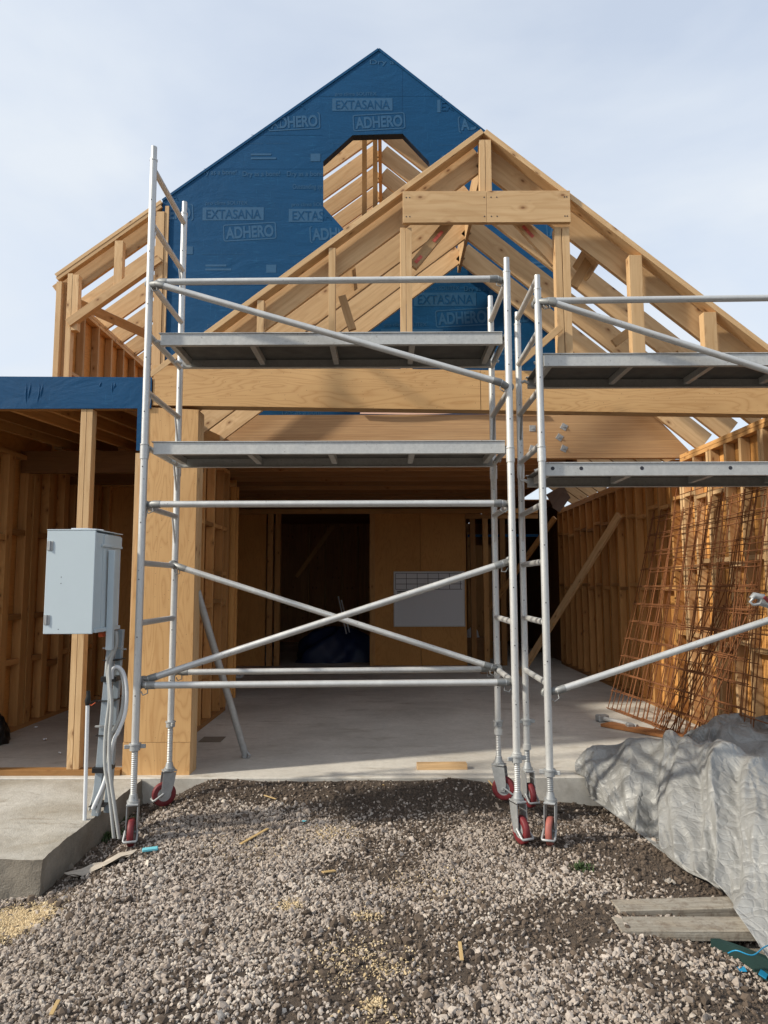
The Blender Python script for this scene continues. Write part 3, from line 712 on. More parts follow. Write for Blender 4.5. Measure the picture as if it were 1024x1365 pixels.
# --- left bare part of the main gable
b=MB(); EX=-3.975
rake(b,EX+.03,BL-.005,GY-.03,GY+.06,.042,zf=zm,rnd=.8); rake(b,EX+.045,BL-.005,GY-.026,GY+.056,.042,.044,zf=zm,rnd=.55)
gf=b.build('bare_gable_frame',[PINE],HP)
def up(px0,px1,pt,pb,Yy,rnd=.7,dd=.09):
    a=U(px0,(pt+pb)/2,Yy); c=U(px1,(pt+pb)/2,Yy); b=MB(); b.box(max(a.x,EX+.01),c.x,Yy,Yy+dd,U(px0,pb,Yy).z,(zm(max(a.x,EX+.01))-.116 if pt!=366 else U(px0,pt,Yy).z),grain='z',rnd=rnd); b.build('stud',[PINE],gf)
up(72,79,384,520,GY-.03,.75); up(87,94,372,520,GY-.03,.8); up(95,104,366,440,GY-.03,.9)
up(80,86,374,520,GY+.05,.3); up(152,163,322,384,GY-.03,.8); up(205,216,270,520,GY-.03,.6); up(217,222,262,520,GY-.02,.7)
b=MB(); b.board(U(92,432,GY-.02),U(214,346,GY-.02),.095,.09,(0,1,0),rnd=.5); b.build('raked_plate',[PINE],gf)

# --- main roof rafters and upper left wall
b=MB(); b.board((PX,GY+.15,PZ-.2),(PX,14.2,PZ-.2),.28,.05,(1,0,0)); mr_=b.build('roof_ridge_beam',[PINE],HP)
for i_ in range(11):
    yy=GY+.13+i_*.56
    b=MB(); rake(b,EX,PX-.03,yy-.022,yy+.023,.235,.02,zf=zm,rnd=.3+.7*rng.random()); b.build('rafter',[PINE],mr_)
    b=MB(); rake(b,PX+.03,BR+.02,yy-.022,yy+.023,.235,.02,zf=zm,rnd=.3+.7*rng.random()); b.build('rafter',[PINE],mr_)
for xx,yy in ((-.27,GY+.5),(-.13,GY+.5)):
    b=MB(); b.box(xx-.03,xx+.03,yy,yy+.09,3.3,PZ-.3,grain='z',rnd=.1); b.build('king_post',[PINE2],mr_)
b=MB(); b.box(-3.93,-3.84,GY+.1,14.2,5.07,5.115,grain='y'); b.box(-3.93,-3.84,GY+.1,14.2,5.12,5.165,grain='y'); b.box(-3.93,-3.84,GY+.1,14.2,3.24,3.285,grain='y')
b.box(-3.955,-3.935,GY+.1,14.2,3.2,5.15,grain='y',mat=1)
for k in range(10):
    if k%2==0: b.box(-3.925,-3.845,GY+.2+k*.6,GY+.7+k*.6,4.2+.06*(k%4),4.245+.06*(k%4),grain='y')
ul=b.build('upper_side_wall',[PINE,PLYI],HP)
studs_along_y(ul,-3.885,[GY+.15+.45*k for k in range(13)],3.29,5.065,mat=PINE)
b=MB(); b.box(2.0,2.09,GY+.02,14.2,6.3,6.4,grain='y'); b.box(2.06,2.09,GY+.02,14.2,3.3,6.4,grain='y',mat=1); b.build('upper_right_wall',[PINE,PLYI],HP)
b=MB(); b.board(U(95,400,8.6),(-2.75,10.4,5.0),.12,.045,(0,1,.3)); b.build('prop',[PINE],ul)

# --- ceilings (upper floor, porch roof)
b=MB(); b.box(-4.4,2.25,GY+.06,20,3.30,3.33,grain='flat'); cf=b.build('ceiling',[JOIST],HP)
for k in range(13):
    yy=GY+.45+k*.45
    b=MB(); b.box(-4.0,2.25,yy-.022,yy+.023,3.09,3.298,rnd=.3+.6*rng.random()); b.build('joist',[JOIST],cf)
b=MB(); b.box(2.2,2.25,GY+.1,14.0,3.04,3.30,grain='y'); b.build('ceiling_trimmer',[JOIST],cf)
b=MB(); b.box(-4.1,-1.995,F+.1,GY+.1,3.33,3.36,grain='flat',mat=0); po=b.build('porch_roof',[PINE2],HP)
for k in range(6):
    xx=-3.75+k*.33
    b=MB(); b.board((xx-.2,F+.14,3.24),(xx+.25,GY+.05,3.24),.17,.045,(1,0,0)); b.build('joist',[PINE2],po)
for y_,z_ in ((7.7,2.86),(8.9,2.9)): b=MB(); b.box(-4.0,-2.0,y_,y_+.09,z_,3.1,rnd=.2); b.build('lintel',[JOIST],po)
# lean-to rafters at the right behind the laminated beam
for k in range(9):
    yy=GY+.35+k*.55; b=MB(); b.board((2.28,yy,4.02),(3.5,yy,3.13),.19,.045,(0,1,0)); b.build('rafter',[PINE],rid)
b=MB(); c_=U(745,668,9.4); b.board(c_+Vector((-.12,0,.0)),c_+Vector((.1,-.05,.12)),.2,.03,(0,1,0)); b.board(c_+Vector((-.05,-.03,-.12)),c_+Vector((.09,-.06,.08)),.12,.02,(.3,1,0)); b.build('folded_sheet',[plain('brown_membrane',(.14,.10,.08),.7)],cf)

# --- right side wall
WX=3.42
b=MB(); b.box(WX+.05,WX+.065,F+.0,14,S,3.1,grain='y',mat=1)
b.box(WX-.045,WX+.045,F+.05,14,S,S+.045,grain='y'); b.box(WX-.045,WX+.045,F+.05,8.1,3.02,3.06,grain='y',rnd=.8); b.box(WX-.045,WX+.045,F+.05,8.1,3.063,3.105,grain='y',rnd=.9)
b.box(WX-.045,WX+.045,8.3,14,3.0,3.045,grain='y',rnd=.6); b.box(WX-.045,WX+.045,8.3,14,3.047,3.09,grain='y',rnd=.8)
rw=b.build('right_side_wall',[PINE2,PLYI],HP)
yw=[F+.09,6.32,6.37,6.72,7.02,7.35,7.42,7.75,8.05,8.12]+[8.4+.40*k for k in range(15)]
for yy in yw:
    b=MB(); b.box(WX-.045,WX+.045,yy-.022,yy+.022,S+.047,3.0 if yy>8.2 else 3.018,grain='zx',rnd=.25+.75*rng.random()); b.build('stud',[PINE2 if yy>8.2 else PINE],rw)
for k in range(len(yw)-1):
    if yw[k+1]-yw[k]>.2:
        for zz in ((1.55+.05*(k%2),2.5+.04*(k%3)) if yw[k]>8.3 else (1.0+.05*(k%2),1.85-.05*(k%2),2.55+.06*(k%2))):
            b=MB(); b.box(WX-.04,WX+.04,yw[k]+.023,yw[k+1]-.023,zz,zz+.045,grain='y'); b.build('nogging',[PINE2 if yw[k]>8.1 else PINE],rw)
b=MB(); b.board(U(826,686,10.2),(2.25,12.2,S+.03),.11,.045,(1,.3,.2),rnd=.95); wb=b.build('diagonal_prop',[PINE],HP)
b=MB(); b.board(U(740,690,12.2),(1.9,13.2,1.2),.09,.045,(1,.3,.2),rnd=.5); b.build('diagonal_prop',[PINE2],HP)

# --- wall between porch and garage
IX=-2.03
b=MB(); b.box(IX-.075,IX-.06,F+.12,9.0,S,3.08,grain='y',mat=1)
b.box(IX-.045,IX+.045,F+.21,8.95,S,S+.045,grain='y'); b.box(IX-.045,IX+.045,F+.21,8.95,3.03,3.075,grain='y')
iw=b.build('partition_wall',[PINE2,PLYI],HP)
yy_=[F+.24,6.75,7.2,7.26,7.75,8.2,8.65,8.9,8.95]
for yy in yy_: b=MB(); b.box(IX-.045,IX+.045,yy-.022,yy+.022,S+.046,3.028,grain='zx',rnd=.3+.7*rng.random()); b.build('stud',[PINE2],iw)
for k in range(len(yy_)-1):
    if yy_[k+1]-yy_[k]>.2:
        for zz in (.62,1.38+.04*(k%2),1.75,2.3): b=MB(); b.box(IX-.04,IX+.04,yy_[k]+.023,yy_[k+1]-.023,zz,zz+.045,grain='y'); b.build('nogging',[PINE2],iw)
# --- left outer wall, seen through the porch
LX=-3.98
b=MB(); b.box(LX-.07,LX-.055,F-.3,13.9,S,3.3,grain='y',mat=1); b.box(LX-.045,LX+.045,F-.3,9.8,S,S+.045,grain='y'); b.box(LX-.045,LX+.045,F-.3,9.8,3.0,3.045,grain='y')
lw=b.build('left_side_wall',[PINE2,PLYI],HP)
yl=[5.75,6.2,6.55,6.9,7.05,7.4,7.8,7.95,8.3,8.7,9.0,9.25,9.7]
for yy in yl: b=MB(); hw=.06; b.box(LX-.045,LX+.05,yy-hw,yy+hw,S+.046,2.998,grain='zx',rnd=.2+.8*rng.random()); b.build('stud',[PINE2],lw)
for k in range(len(yl)-1):
    if yl[k+1]-yl[k]>.2:
        for zz in (.7+.1*(k%2),1.35-.08*(k%2),2.1+.07*(k%2)): b=MB(); b.box(LX-.04,LX+.045,yl[k]+.061,yl[k+1]-.061,zz,zz+.06,grain='y'); b.build('nogging',[PINE2],lw)
# porch back wall
b=MB(); b.box(-4.0,-2.1,9.9,9.92,S,3.1,grain='z',mat=1); b.box(-4.0,-2.1,9.8,9.89,S,S+.045); b.box(-4.0,-2.1,9.8,9.89,3.0,3.045)
pb=b.build('porch_back_wall',[PINE2,PLYI],HP)
studs_along_x(pb,9.845,(-3.85,-3.45,-3.05,-3.0,-2.6,-2.2),S+.046,2.998)
# porch beam wrapped in blue, bottom plate, double stud
b=MB()
pa=U(0,503,F-.01); 
b.poly([(-4.1,F-.012,3.13),(-2.115,F-.012,3.13),(-2.115,F-.012,2.765),(-2.063,F-.012,2.765),(-2.063,F-.012,3.13),(-2.0,F-.012,3.13),(-2.0,F-.012,3.40),(-4.1,F-.012,3.42)],(0,.012,0),0)
b.poly([(-4.1,F+.003,3.135),(-2.0,F+.003,3.135),(-2.0,F+.003,3.39),(-4.1,F+.003,3.405)],(0,.09,0),1,.3,lambda p:(p.x,p.z))
pbm=b.build('porch_beam',[WRAP,PINE2],HP)
b=MB()
for (px_,ln) in ((35,38),(41,30),(52,36),(57,28),(135,12),(149,20),(152,14)):
    p=U(px_,505+rng.random()*4,F-.014); q=U(px_+rng.uniform(-3,3),505+ln,F-.014); m_=(p+q)/2+Vector((rng.uniform(-.01,.01),0,0)); m_=m_+Vector((0,.0035,0)); p=p+Vector((0,.004,0)); q=q+Vector((0,.004,0)); b.path([p,(p+m_)/2+Vector((.004,0,0)),m_,(m_+q)/2-Vector((.005,0,0)),q],[.001,.005,.007,.005,.001],8)
b.build('wrap_wrinkle',[WRAP],pbm)
b=MB(); b.box(-4.1,-2.16,F-.01,F+.08,S,S+.045,rnd=.1); pl=b.build('bottom_plate',[PINE2],HP)
for (x0_,x1_) in ((-2.60,-2.553),(-2.549,-2.50)):
    b=MB(); b.box(x0_+.0,x1_,F+.0,F+.09,S+.046,3.128,grain='z',rnd=.85 if x0_<-2.56 else .7); b.build('stud',[PINE],pl)

# --- back wall of the garage
BY=13.8
b=MB()
def bx(px0,px1,z0,z1,y0=BY,dy=.015,mat=0,grain='z',rnd=None):
    a=U(px0,800,y0).x; c=U(px1,800,y0).x; b.box(a,c,y0,y0+dy,z0,z1,grain=grain,mat=mat,rnd=rnd); return a,c
bx(290,354,S,3.0); bx(497,560.5,S,3.08); bx(561,622,S,3.08)
for q in (296,356,366,493,628,645,668): bx(q,q+7,S,3.08,BY-.05,.09,1)
bx(290,720,3.0,3.09,BY-.1,.09,1,'x'); bx(622,720,2.9,2.99,BY-.06,.09,1,'x'); bx(625,720,2.55,2.60,BY+.02,.05,2,'x')
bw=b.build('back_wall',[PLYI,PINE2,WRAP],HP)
b=MB(); b.box(-4.0,IX-.04,9.93,9.95,S,3.0,grain='z'); b.build('inner_wall',[PLYI],HP)
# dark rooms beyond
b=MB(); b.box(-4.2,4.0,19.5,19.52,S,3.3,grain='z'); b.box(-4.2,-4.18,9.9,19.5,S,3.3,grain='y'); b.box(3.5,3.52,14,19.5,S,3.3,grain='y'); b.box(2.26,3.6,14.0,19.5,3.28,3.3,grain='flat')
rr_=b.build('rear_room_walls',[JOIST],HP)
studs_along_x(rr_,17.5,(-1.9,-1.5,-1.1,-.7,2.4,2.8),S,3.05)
b=MB(); b.board(U(395,770,16),U(445,700,16.4),.09,.045,(0,1,0)); b.build('stud',[PINE2],rr_)
for xx in (1.65,2.75): 
    b=MB(); b.box(xx,xx+.07,14.6,14.7,S,2.7,grain='z'); b.build('stud',[PINE2],rr_)
b=MB(); b.box(1.85,2.2,15,15.03,S,2.45,grain='z'); b.build('door_panel',[PINE2],rr_)

# ------------------------------------------------------------------ things inside
# whiteboard
wbp=thing('whiteboard','whiteboard with a ruled table hung on the plywood back wall','whiteboard',U(572,834,BY-.03))
a_=U(526,763,BY-.03); c_=U(619,834,BY-.03)
b=MB(); b.box(a_.x,c_.x,BY-.03,BY-.01,c_.z,a_.z,grain='flat'); b.build('board_panel',[BOARDW],wbp)
b=MB(); fw=.018
for (x0,x1,z0,z1) in ((a_.x-.01,c_.x+.01,a_.z-.004,a_.z+fw),(a_.x-.01,c_.x+.01,c_.z-fw,c_.z+.004),(a_.x-.018,a_.x+.002,c_.z-fw+.001,a_.z+fw-.001),(c_.x-.002,c_.x+.018,c_.z-fw+.001,a_.z+fw-.001)):
    b.box(x0,x1,BY-.036,BY-.008,z0,z1,grain='flat')
b.build('frame',[ALU],wbp)
b=MB(); Yw=BY-.0315
def ln(x0,z0,x1,z1,t=.009):
    b.board((x0,Yw,z0),(x1,Yw,z1),t,.001,(0,1,0),.0001)
W_=c_.x-a_.x; H_=a_.z-c_.z
for k in range(4): ln(a_.x+.02,a_.z-.02-k*H_*.1,c_.x-.03,a_.z-.02-k*H_*.1)
for k in range(7): ln(a_.x+.02+k*W_/6.4,a_.z-.02,a_.x+.02+k*W_/6.4,a_.z-.02-.3*H_)
for k in range(5): ln(a_.x+.05,a_.z-.02-.34*H_-k*.03,a_.x+.05+.18*(1-.1*(k%3)),a_.z-.02-.34*H_-k*.03,.018)
b.build('marker_writing',[INK],wbp)
# dark blue heap beyond the doorway
def blob(name,c,sx,sy,sz,mat,label,cat,seed=1,nu=40,nv=20,par=None):
    b=MB(); vs=[]
    for j in range(nv+1):
        ph=math.pi*.5*j/nv
        for i in range(nu):
            th=2*math.pi*i/nu; rr=1+.16*math.sin(3*th+seed)+.1*math.sin(7*th+2*seed+5*ph)+.05*math.sin(13*th-6*ph)
            vs.append(Vector((c[0]+sx*rr*math.sin(ph)**.8*math.cos(th),c[1]+sy*rr*math.sin(ph)**.8*math.sin(th),c[2]+sz*math.cos(ph)*(1+.12*math.sin(5*th+4*ph)))))
    b.v=vs
    for j in range(nv):
        for i in range(nu):
            i2=(i+1)%nu; b.face((j*nu+i,(j+1)*nu+i,(j+1)*nu+i2,j*nu+i2),None,0,0,True)
    o=b.build(name,[mat],par); 
    if label: tag(o,label,cat)
    return o
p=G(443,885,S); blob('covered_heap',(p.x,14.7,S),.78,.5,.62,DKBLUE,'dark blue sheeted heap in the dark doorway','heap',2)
for k,(p0,p1) in enumerate((((462,845),(451,795)),((466,843),(455,800)))):
    b=MB(); b.tube(U(*p0,14.3),U(*p1,14.6),.014,8); tag(b.build('plastic_pipe',[WHITE]),'white plastic pipe standing in the dark doorway behind the blue heap','pipe','white pipes in the doorway')
p=G(628,850,.1); blob('plastic_bag',(U(630,850,14.2).x,14.2,S+.5),.13,.1,.18,WHITE,'crumpled pale plastic bag at right of the back wall','bag',4,20,8)
b=MB(); p=U(631,870,14.2); b.box(p.x-.25,p.x+.3,14.05,14.4,S,S+.5,grain='x'); tag(b.build('storage_crate',[JOIST]),'dark timber crate under the pale plastic bag','crate')
p=G(312,888,S); 
b=MB(); b.path([(p.x-.25,12.6,S+.02),(p.x-.25,12.6,S+.33),(p.x-.2,12.6,S+.38),(p.x+.12,12.6,S+.38),(p.x+.17,12.6,S+.33),(p.x+.17,12.6,S+.02)],.018,8); b.box(p.x-.22,p.x+.14,12.5,12.8,S,S+.25,.02,grain='flat')
tag(b.build('tool_case',[BLACK]),'black case with a handle at the left of the back wall','case')
b=MB(); p=G(312,903,S); b.box(p.x-.2,p.x+.15,p.y-.1,p.y+.15,S,S+.05,.01,grain='flat'); tag(b.build('paper_bundle',[WHITE]),'white paper bundle on the floor in front of the black case','paper')
for (px_,py_,w_,d_,lab) in ((95,0,0,0,''),(334,912,.22,.1,'short board lying on the slab near the partition wall'),(272,1,0,0,'')):
    if not lab: continue
    p=G(px_,py_,S); b=MB(); b.box(p.x-w_,p.x+w_,p.y-d_,p.y+d_,S+.001,S+.03,grain='x',rnd=.4); tag(b.build('timber_offcut',[PINE2]),lab,'offcut','timber offcuts on the slab')
p=G(655,898,S); b=MB(); b.box(p.x-.18,p.x+.12,p.y,p.y+.1,S+.001,S+.09,grain='x'); tag(b.build('timber_offcut',[PINE2]),'chunky timber offcut on the slab behind the right scaffold posts','offcut','timber offcuts on the slab')
a_=G(556,1026,S); c_=G(623,1026,S); b=MB(); b.board((a_.x,a_.y+.03,S+.023),(c_.x,a_.y+.04,S+.023),.09,.045,(0,0,1),rnd=.7); tag(b.build('timber_offcut',[PINE]),'short pine block at the front edge of the slab','offcut','timber offcuts on the slab')
# floor patch and stains are part of the slab; small hatch plate
p=G(283,986,S); b=MB(); b.box(p.x-.11,p.x+.11,p.y-.12,p.y+.12,S+.001,S+.006,.001,grain='flat'); tag(b.build('floor_plate',[plain('brown_board',(.20,.17,.13),.9)]),'thin square brown plate on the slab by the column','plate')
# things on porch floor
blob('rubbish_bag',(-3.88,7.15,S),.17,.22,.26,BARK,'shiny black rubbish bag at the left edge of the porch','bag',3)
for k,(px_,py_) in enumerate(((48,969),(60,985),(80,1003),(150,1022))):
    p=G(px_,py_,S+.02); b=MB(); b.boxm(Matrix.Translation(p)@Matrix.Rotation(k*1.1,4,'Z')@Matrix.Rotation(.4,4,'X'),.035,.02,.012,.004); tag(b.build('paper_scrap',[WHITE]),'small white scrap on the porch floor','scrap','white scraps on the porch floor')

# ------------------------------------------------------------------ rebar mesh sheets against the right wall
def sheet(c0,c1,t0,t1,nv_,nh,seed,label):
    """c0,c1 bottom corners; t0,t1 top corners; nv uprights, nh rungs"""
    q=random.Random(seed); c0,c1,t0,t1=map(Vector,(c0,c1,t0,t1)); b=MB()
    n_=((c1-c0).cross(t0-c0)).normalized()*.006
    def P(u,v): 
        p=c0.lerp(c1,u).lerp(t0.lerp(t1,u),v); sag=.03*math.sin(math.pi*v)*math.sin(u*3+seed); return p+Vector((sag,0,0))
    for i in range(nv_):
        u=i/(nv_-1)*1.0+q.uniform(-.002,.002); o=q.uniform(.0,.05)
        b.path([P(u,-.012),P(u,.25),P(u,.5),P(u,.75),P(u,1+o)],.0052,6)
    for j in range(nh):
        v=j/(nh-1); b.path([P(-.012,v)+n_,P(.33,v)+n_,P(.66,v)+n_,P(1.01,v)+n_],.0052,6)
    return tag(b.build('mesh_sheet',[RUST]),label,'rebar mesh','rusty mesh sheets leaning on the right wall')
W=3.36
labs=['rusty steel mesh sheet leaning furthest left on the stud wall','rusty steel mesh sheet second from the left on the stud wall','rusty mesh sheet in the middle of the leaning stack','rusty mesh sheet with tall bars poking above the others','dark rusty mesh sheet at far right above the silver tarpaulin','dark rusty mesh sheet outermost at far right']
for k_,(dx,dy,nv_,nh_,dz,lab) in enumerate(((0,0,13,12,0,labs[0]),(.03,-.07,13,12,.015,labs[1]),(.06,-.28,13,12,-.05,labs[2]),(.13,-.85,7,8,.19,labs[3]))):
    sheet((2.73+dx,9.0+dy,S+.01+.01*k_),(3.10+dx*.6,6.5+dy*.6,S+.01),(W-.012*k_,8.98+dy,2.44+dz),(W-.012*k_,6.2+dy*.6,2.46+dz),nv_,nh_,k_*.2+1,lab)
sheet((2.88,7.9,S+.01),(2.98,7.05,S+.01),(W-.07,7.15,1.62),(W-.08,6.35,1.62),8,8,6,labs[4])
sheet((2.84,7.75,S+.01),(2.95,7.0,S+.01),(W-.1,6.95,1.42),(W-.12,6.3,1.42),7,7,7,labs[5])
b=MB(); p=G(815,968,S); q=G(860,985,S); b.board((p.x-.05,p.y+.02,S+.02),(p.x+.9,p.y-1.2,S+.02),.2,.03,(0,0,1)); tag(b.build('timber_plank',[RUSTB]),'orange brown plank on the slab under the rusty mesh','plank')
# clamp lying on the slab
cl=thing('brace_clamp','loose galvanised brace end with clamp lying on the slab by the mesh','brace',G(815,965,S))
p=G(803,962,S)+Vector((0,0,.04)); q=G(835,972,S)+Vector((0,0,.035))
b=MB(); b.tube(p,q+Vector((.1,-.05,0)),.024,12); b.build('tube',[ALU],cl)
b=MB(); b.boxm(Matrix.Translation(p)@Matrix.Rotation(.3,4,'Z'),.13,.09,.075,.01); b.build('clamp',[GALV],cl); b=MB(); b.boxm(Matrix.Translation(q+Vector((.03,-.02,0))),.07,.08,.07,.01); b.build('clamp',[GALV],cl)

# ------------------------------------------------------------------ scaffold
RZS=[.985,1.38,1.78,2.165,2.575,2.955,3.36,3.735,4.165,4.57]
TR=.0245
def collar(b,c,r=.031,h=.05,up=(0,0,1)):
    u=Vector(up).normalized(); c=Vector(c); b.tube(c-u*h/2,c+u*h/2,r,16)
def frame(tower,X,Yf,Yr,zbot,ztf,ztr,nr_,lean=(0,0),joint=2.53,first=0):
    nrs=[z for z in RZS[first:nr_]]
    for z in (2.165,2.575,2.955,4.165 if nr_>8 else 2.955):             # small gusset struts
        if z in nrs:
            b=MB(); b.tube((X,Yr-.012,z-.22),(X,Yr-.10,z-.005),.008,6); b.build('corner_strut',[ALU],tower)
            b=MB(); b.tube((X,Yf+.012,z-.18),(X,Yf+.09,z-.005),.008,6); b.build('corner_strut',[ALU],tower)
    for Yy,ztp in ((Yf,ztf),(Yr,ztr)):
        b=MB(); b.tube((X,Yy,zbot),(X,Yy,ztp-.1),TR,18); b.tube((X,Yy,ztp-.1),(X,Yy,ztp),.0205,16)
        collar(b,(X,Yy,joint),.029,.09); collar(b,(X,Yy,ztp-.10),.027,.012); collar(b,(X,Yy,zbot+.02),.032,.04); collar(b,(X,Yy,joint+.055),.03,.008)
        for z in np.arange(zbot+.35,ztp-.2,.38): b.tube((X-.002,Yy-TR-.0008,z),(X-.002,Yy-TR+.004,z),.0045,8,1)
        b.build('post',[ALU,INK],tower)
    for z in nrs:
        b=MB(); b.tube((X,Yf+TR*.6,z),(X,Yr-TR*.6,z),.0205,14); b.build('rung',[ALU],tower)
def leg(tower,X,Y,ztop,zg,rot,wheelmat=RED,r=.088,nutz=None):
    """threaded stem, nut and castor; touches ground at zg"""
    zt_=zg+.265
    b=MB(); zz=zt_; pts=[];rs=[]
    while zz<ztop: pts+= [(X,Y,zz),(X,Y,zz+.007),(X,Y,zz+.008),(X,Y,zz+.011)]; rs+=[.021,.0205,.0172,.0172]; zz+=.012
    b.path(pts,rs,12,False); 
    st_=b.build('adjustable_leg',[GALV if X>.9 else ALU],tower)
    b=MB(); nz=ztop-.01; b.tube((X,Y,nz-.03),(X,Y,nz+.004),.034,12); b.tube((X,Y,nz+.004),(X,Y,nz+.014),.039,12)
    for s_ in (-1,1): b.boxm(Matrix.Translation((X+s_*.05*math.cos(rot),Y+s_*.05*math.sin(rot),nz-.006))@Matrix.Rotation(rot,4,'Z'),.035,.014,.026,.003)
    b.build('nut',[GALV],st_)
    M=Matrix.Translation((X,Y,zg))@Matrix.Rotation(rot,4,'Z')          # local x = axle direction, y = roll
    off=-.035
    b=MB(); b.boxm(M@Matrix.Translation((0,0,zt_-zg-.008)),.074,.10,.012,.003); b.tube(M@Vector((0,0,zt_-zg-.002)),M@Vector((0,0,zt_-zg+.012)),.040,16); b.path([M@Vector((0,0,zt_-zg+.012)),M@Vector((0,0,zt_-zg+.05))],[.032,.0235],14)
    for s_ in (-1,1):
        P_=[M@Vector((s_*.031,y_,z_)) for (y_,z_) in ((-.05,.245),(.045,.245),(.03,.16),(.0,.07),(off-.015,.065),(-.062,.12))]
        b.poly(P_,(M.to_3x3()@Vector((s_*.005,0,0))))
    b.tube(M@Vector((-.040,off,.088)),M@Vector((.040,off,.088)),.009,10)
    b.build('castor_fork',[GALV],st_)
    b=MB(); seg=28; b0=len(b.v)
    prof=((-.018,.05),(-.020,r*.88),(-.015,r*.985),(0,r),(.015,r*.985),(.020,r*.88),(.018,.05))
    for k in range(seg):
        a=2*math.pi*k/seg
        for (xx,rr) in prof: b.v.append(M@Vector((xx,off+rr*math.cos(a),r+rr*math.sin(a))))
    n_=len(prof)
    for k in range(seg):
        k2=(k+1)%seg
        for j in range(n_-1): b.face((b0+k*n_+j,b0+k*n_+j+1,b0+k2*n_+j+1,b0+k2*n_+j),None,0,0,True)
    wh=b.build('castor_wheel',[wheelmat],st_)
    b=MB(); b.tube(M@Vector((-.017,off,r)),M@Vector((.017,off,r)),.052,18); b.build('wheel_hub',[GALV],st_)
    b=MB(); b.path([M@Vector((-.037,off-.01,.10)),M@Vector((-.040,off-.075,.06)),M@Vector((-.037,off-.085,.055)),M@Vector((.037,off-.085,.055)),M@Vector((.040,off-.075,.06)),M@Vector((.037,off-.01,.10))],.008,8); b.build('brake_lever',[GALV],st_)
def clampend(b,c,d,side=-1):
    """hook clamp gripping a rung or post at c; brace leaves along d"""
    c=Vector(c); d=Vector(d).normalized()
    o=c+Vector((0,.055,0)); b.path([o-Vector((0,.022,0)),o-Vector((0,.018,0)),o+Vector((0,.018,0)),o+Vector((0,.022,0))],[.027,.033,.033,.027],14)
    b.path([o,o+d*.03-Vector((0,.02,0)),c+d*.075,c+d*.12],[.02,.024,.0262,.025],12)
    pts=[c+d*.07+Vector((0,0,-.02)),c+d*.075+Vector((.0,-.012,-.05)),c+d*.045+Vector((0,-.012,-.062)),c+d*.028+Vector((0,0,-.04))]
    b.path(pts,.004,6)
def bar(tower,p0,p1,name='brace',hook=True,r=.0225):
    p0=Vector(p0); p1=Vector(p1); d=(p1-p0).normalized()
    b=MB(); b.tube(p0+d*.06,p1-d*.06,r,16)
    o=b.build(name,[ALU],tower)
    if hook:
        for c_,dd in ((p0,d),(p1,-d)): 
            b=MB(); clampend(b,c_,dd); b.build('hook_clamp',[CLAMP],o)
    return o
def platform(tower,x0,x1,y0,y1,z,h=.092,holes=False,ends=True):
    b=MB(); b.box(x0,x1,y0+.012,y1-.012,z-.012,z-.002,.001,grain='flat'); o=b.build('platform',[DECK],tower)
    for yy,s_ in ((y0,1),(y1,-1)):
        b=MB(); b.box(x0,x1,min(yy,yy+s_*.006),max(yy,yy+s_*.006),z-h,z,.001); b.box(x0-.012,x1+.0,min(yy-s_*.008,yy+s_*.03),max(yy-s_*.008,yy+s_*.03),z+.0005,z+.007,.001)
        b.box(x0,x1,min(yy+s_*.0065,yy+s_*.04),max(yy+s_*.0065,yy+s_*.04),z-h,z-h+.005,.001)
        if holes and s_>0:
            pass
        b.build('side_beam',[ALUP],o)
    n_=4
    for k in range(n_+1):
        xx=x0+.06+(x1-x0-.12)*k/n_; b=MB(); b.box(xx-.02,xx+.02,y0+.042,y1-.042,z-.062,z-.0135,.002,grain='y'); b.build('cross_bar',[ALUP],o)
    if holes:
        b=MB()
        for px_ in holes:
            p=U(px_,626,y0-.001); b.tube((p.x,y0-.0012,z-.035),(p.x,y0+.004,z-.035),.013,12)
        b.build('fixing_hole',[INK],o)
    for xx,s_ in ((x0,-1),(x1,1)):
        for yy in (y0+.05,y1-.05):
            b=MB(); b.path([(xx,yy,z-.05),(xx+s_*.03,yy,z-.035),(xx+s_*.055,yy,z-.045)],.012,8); b.build('end_hook',[ALUP],o)
    return o
YFf,YFr=4.78,5.55
t1=thing('scaffold_tower','large aluminium scaffold tower on red castors before the open garage','scaffold',(-.4,5.15,0),'aluminium scaffold towers')
XL,XR=-1.645,.845
fL=frame(t1,XL,YFf,YFr,.56,4.735,4.755,10); fR=frame(t1,XR,YFf,YFr,.50,3.90,3.945,8,joint=2.50)
leg(t1,XL,YFf,.60,float(gh(XL,YFf))+.0,R(12),RED); leg(t1,XL,YFr,.60,float(gh(XL,YFr))+.01,R(-60),RED)
leg(t1,XR,YFf,.52,float(gh(XR,YFf))+.01,R(20),RED); leg(t1,XR,YFr,.60,float(gh(XR,YFr))+.02,R(65),RED)
platform(t1,XL+.07,XR-.03,YFf+.05,YFr-.16,3.38,.080); platform(t1,XL+.05,XR-.03,YFf+.03,YFr-.16,2.605,.082)
bar(t1,(XL,YFf-.0,3.735),(XR,YFf,3.75),'guard_rail')
bar(t1,(XL+.0,YFf-.05,3.72),(XR-.0,YFf-.05,2.975))
bar(t1,(XL,YFf-.0,2.175),(XR,YFf,2.175),'guard_rail')
bar(t1,(XL,YFr-.10,1.79),(XR,YFr-.1,.995)); bar(t1,(XL,YFf+.06,.99),(XR,YFf+.04,1.79))
bar(t1,(XL,YFf-.0,.975),(XR,YFf,.99),'guard_rail'); bar(t1,(XL,YFr+.02,.965),(XR,YFr+.02,.985),'guard_rail')

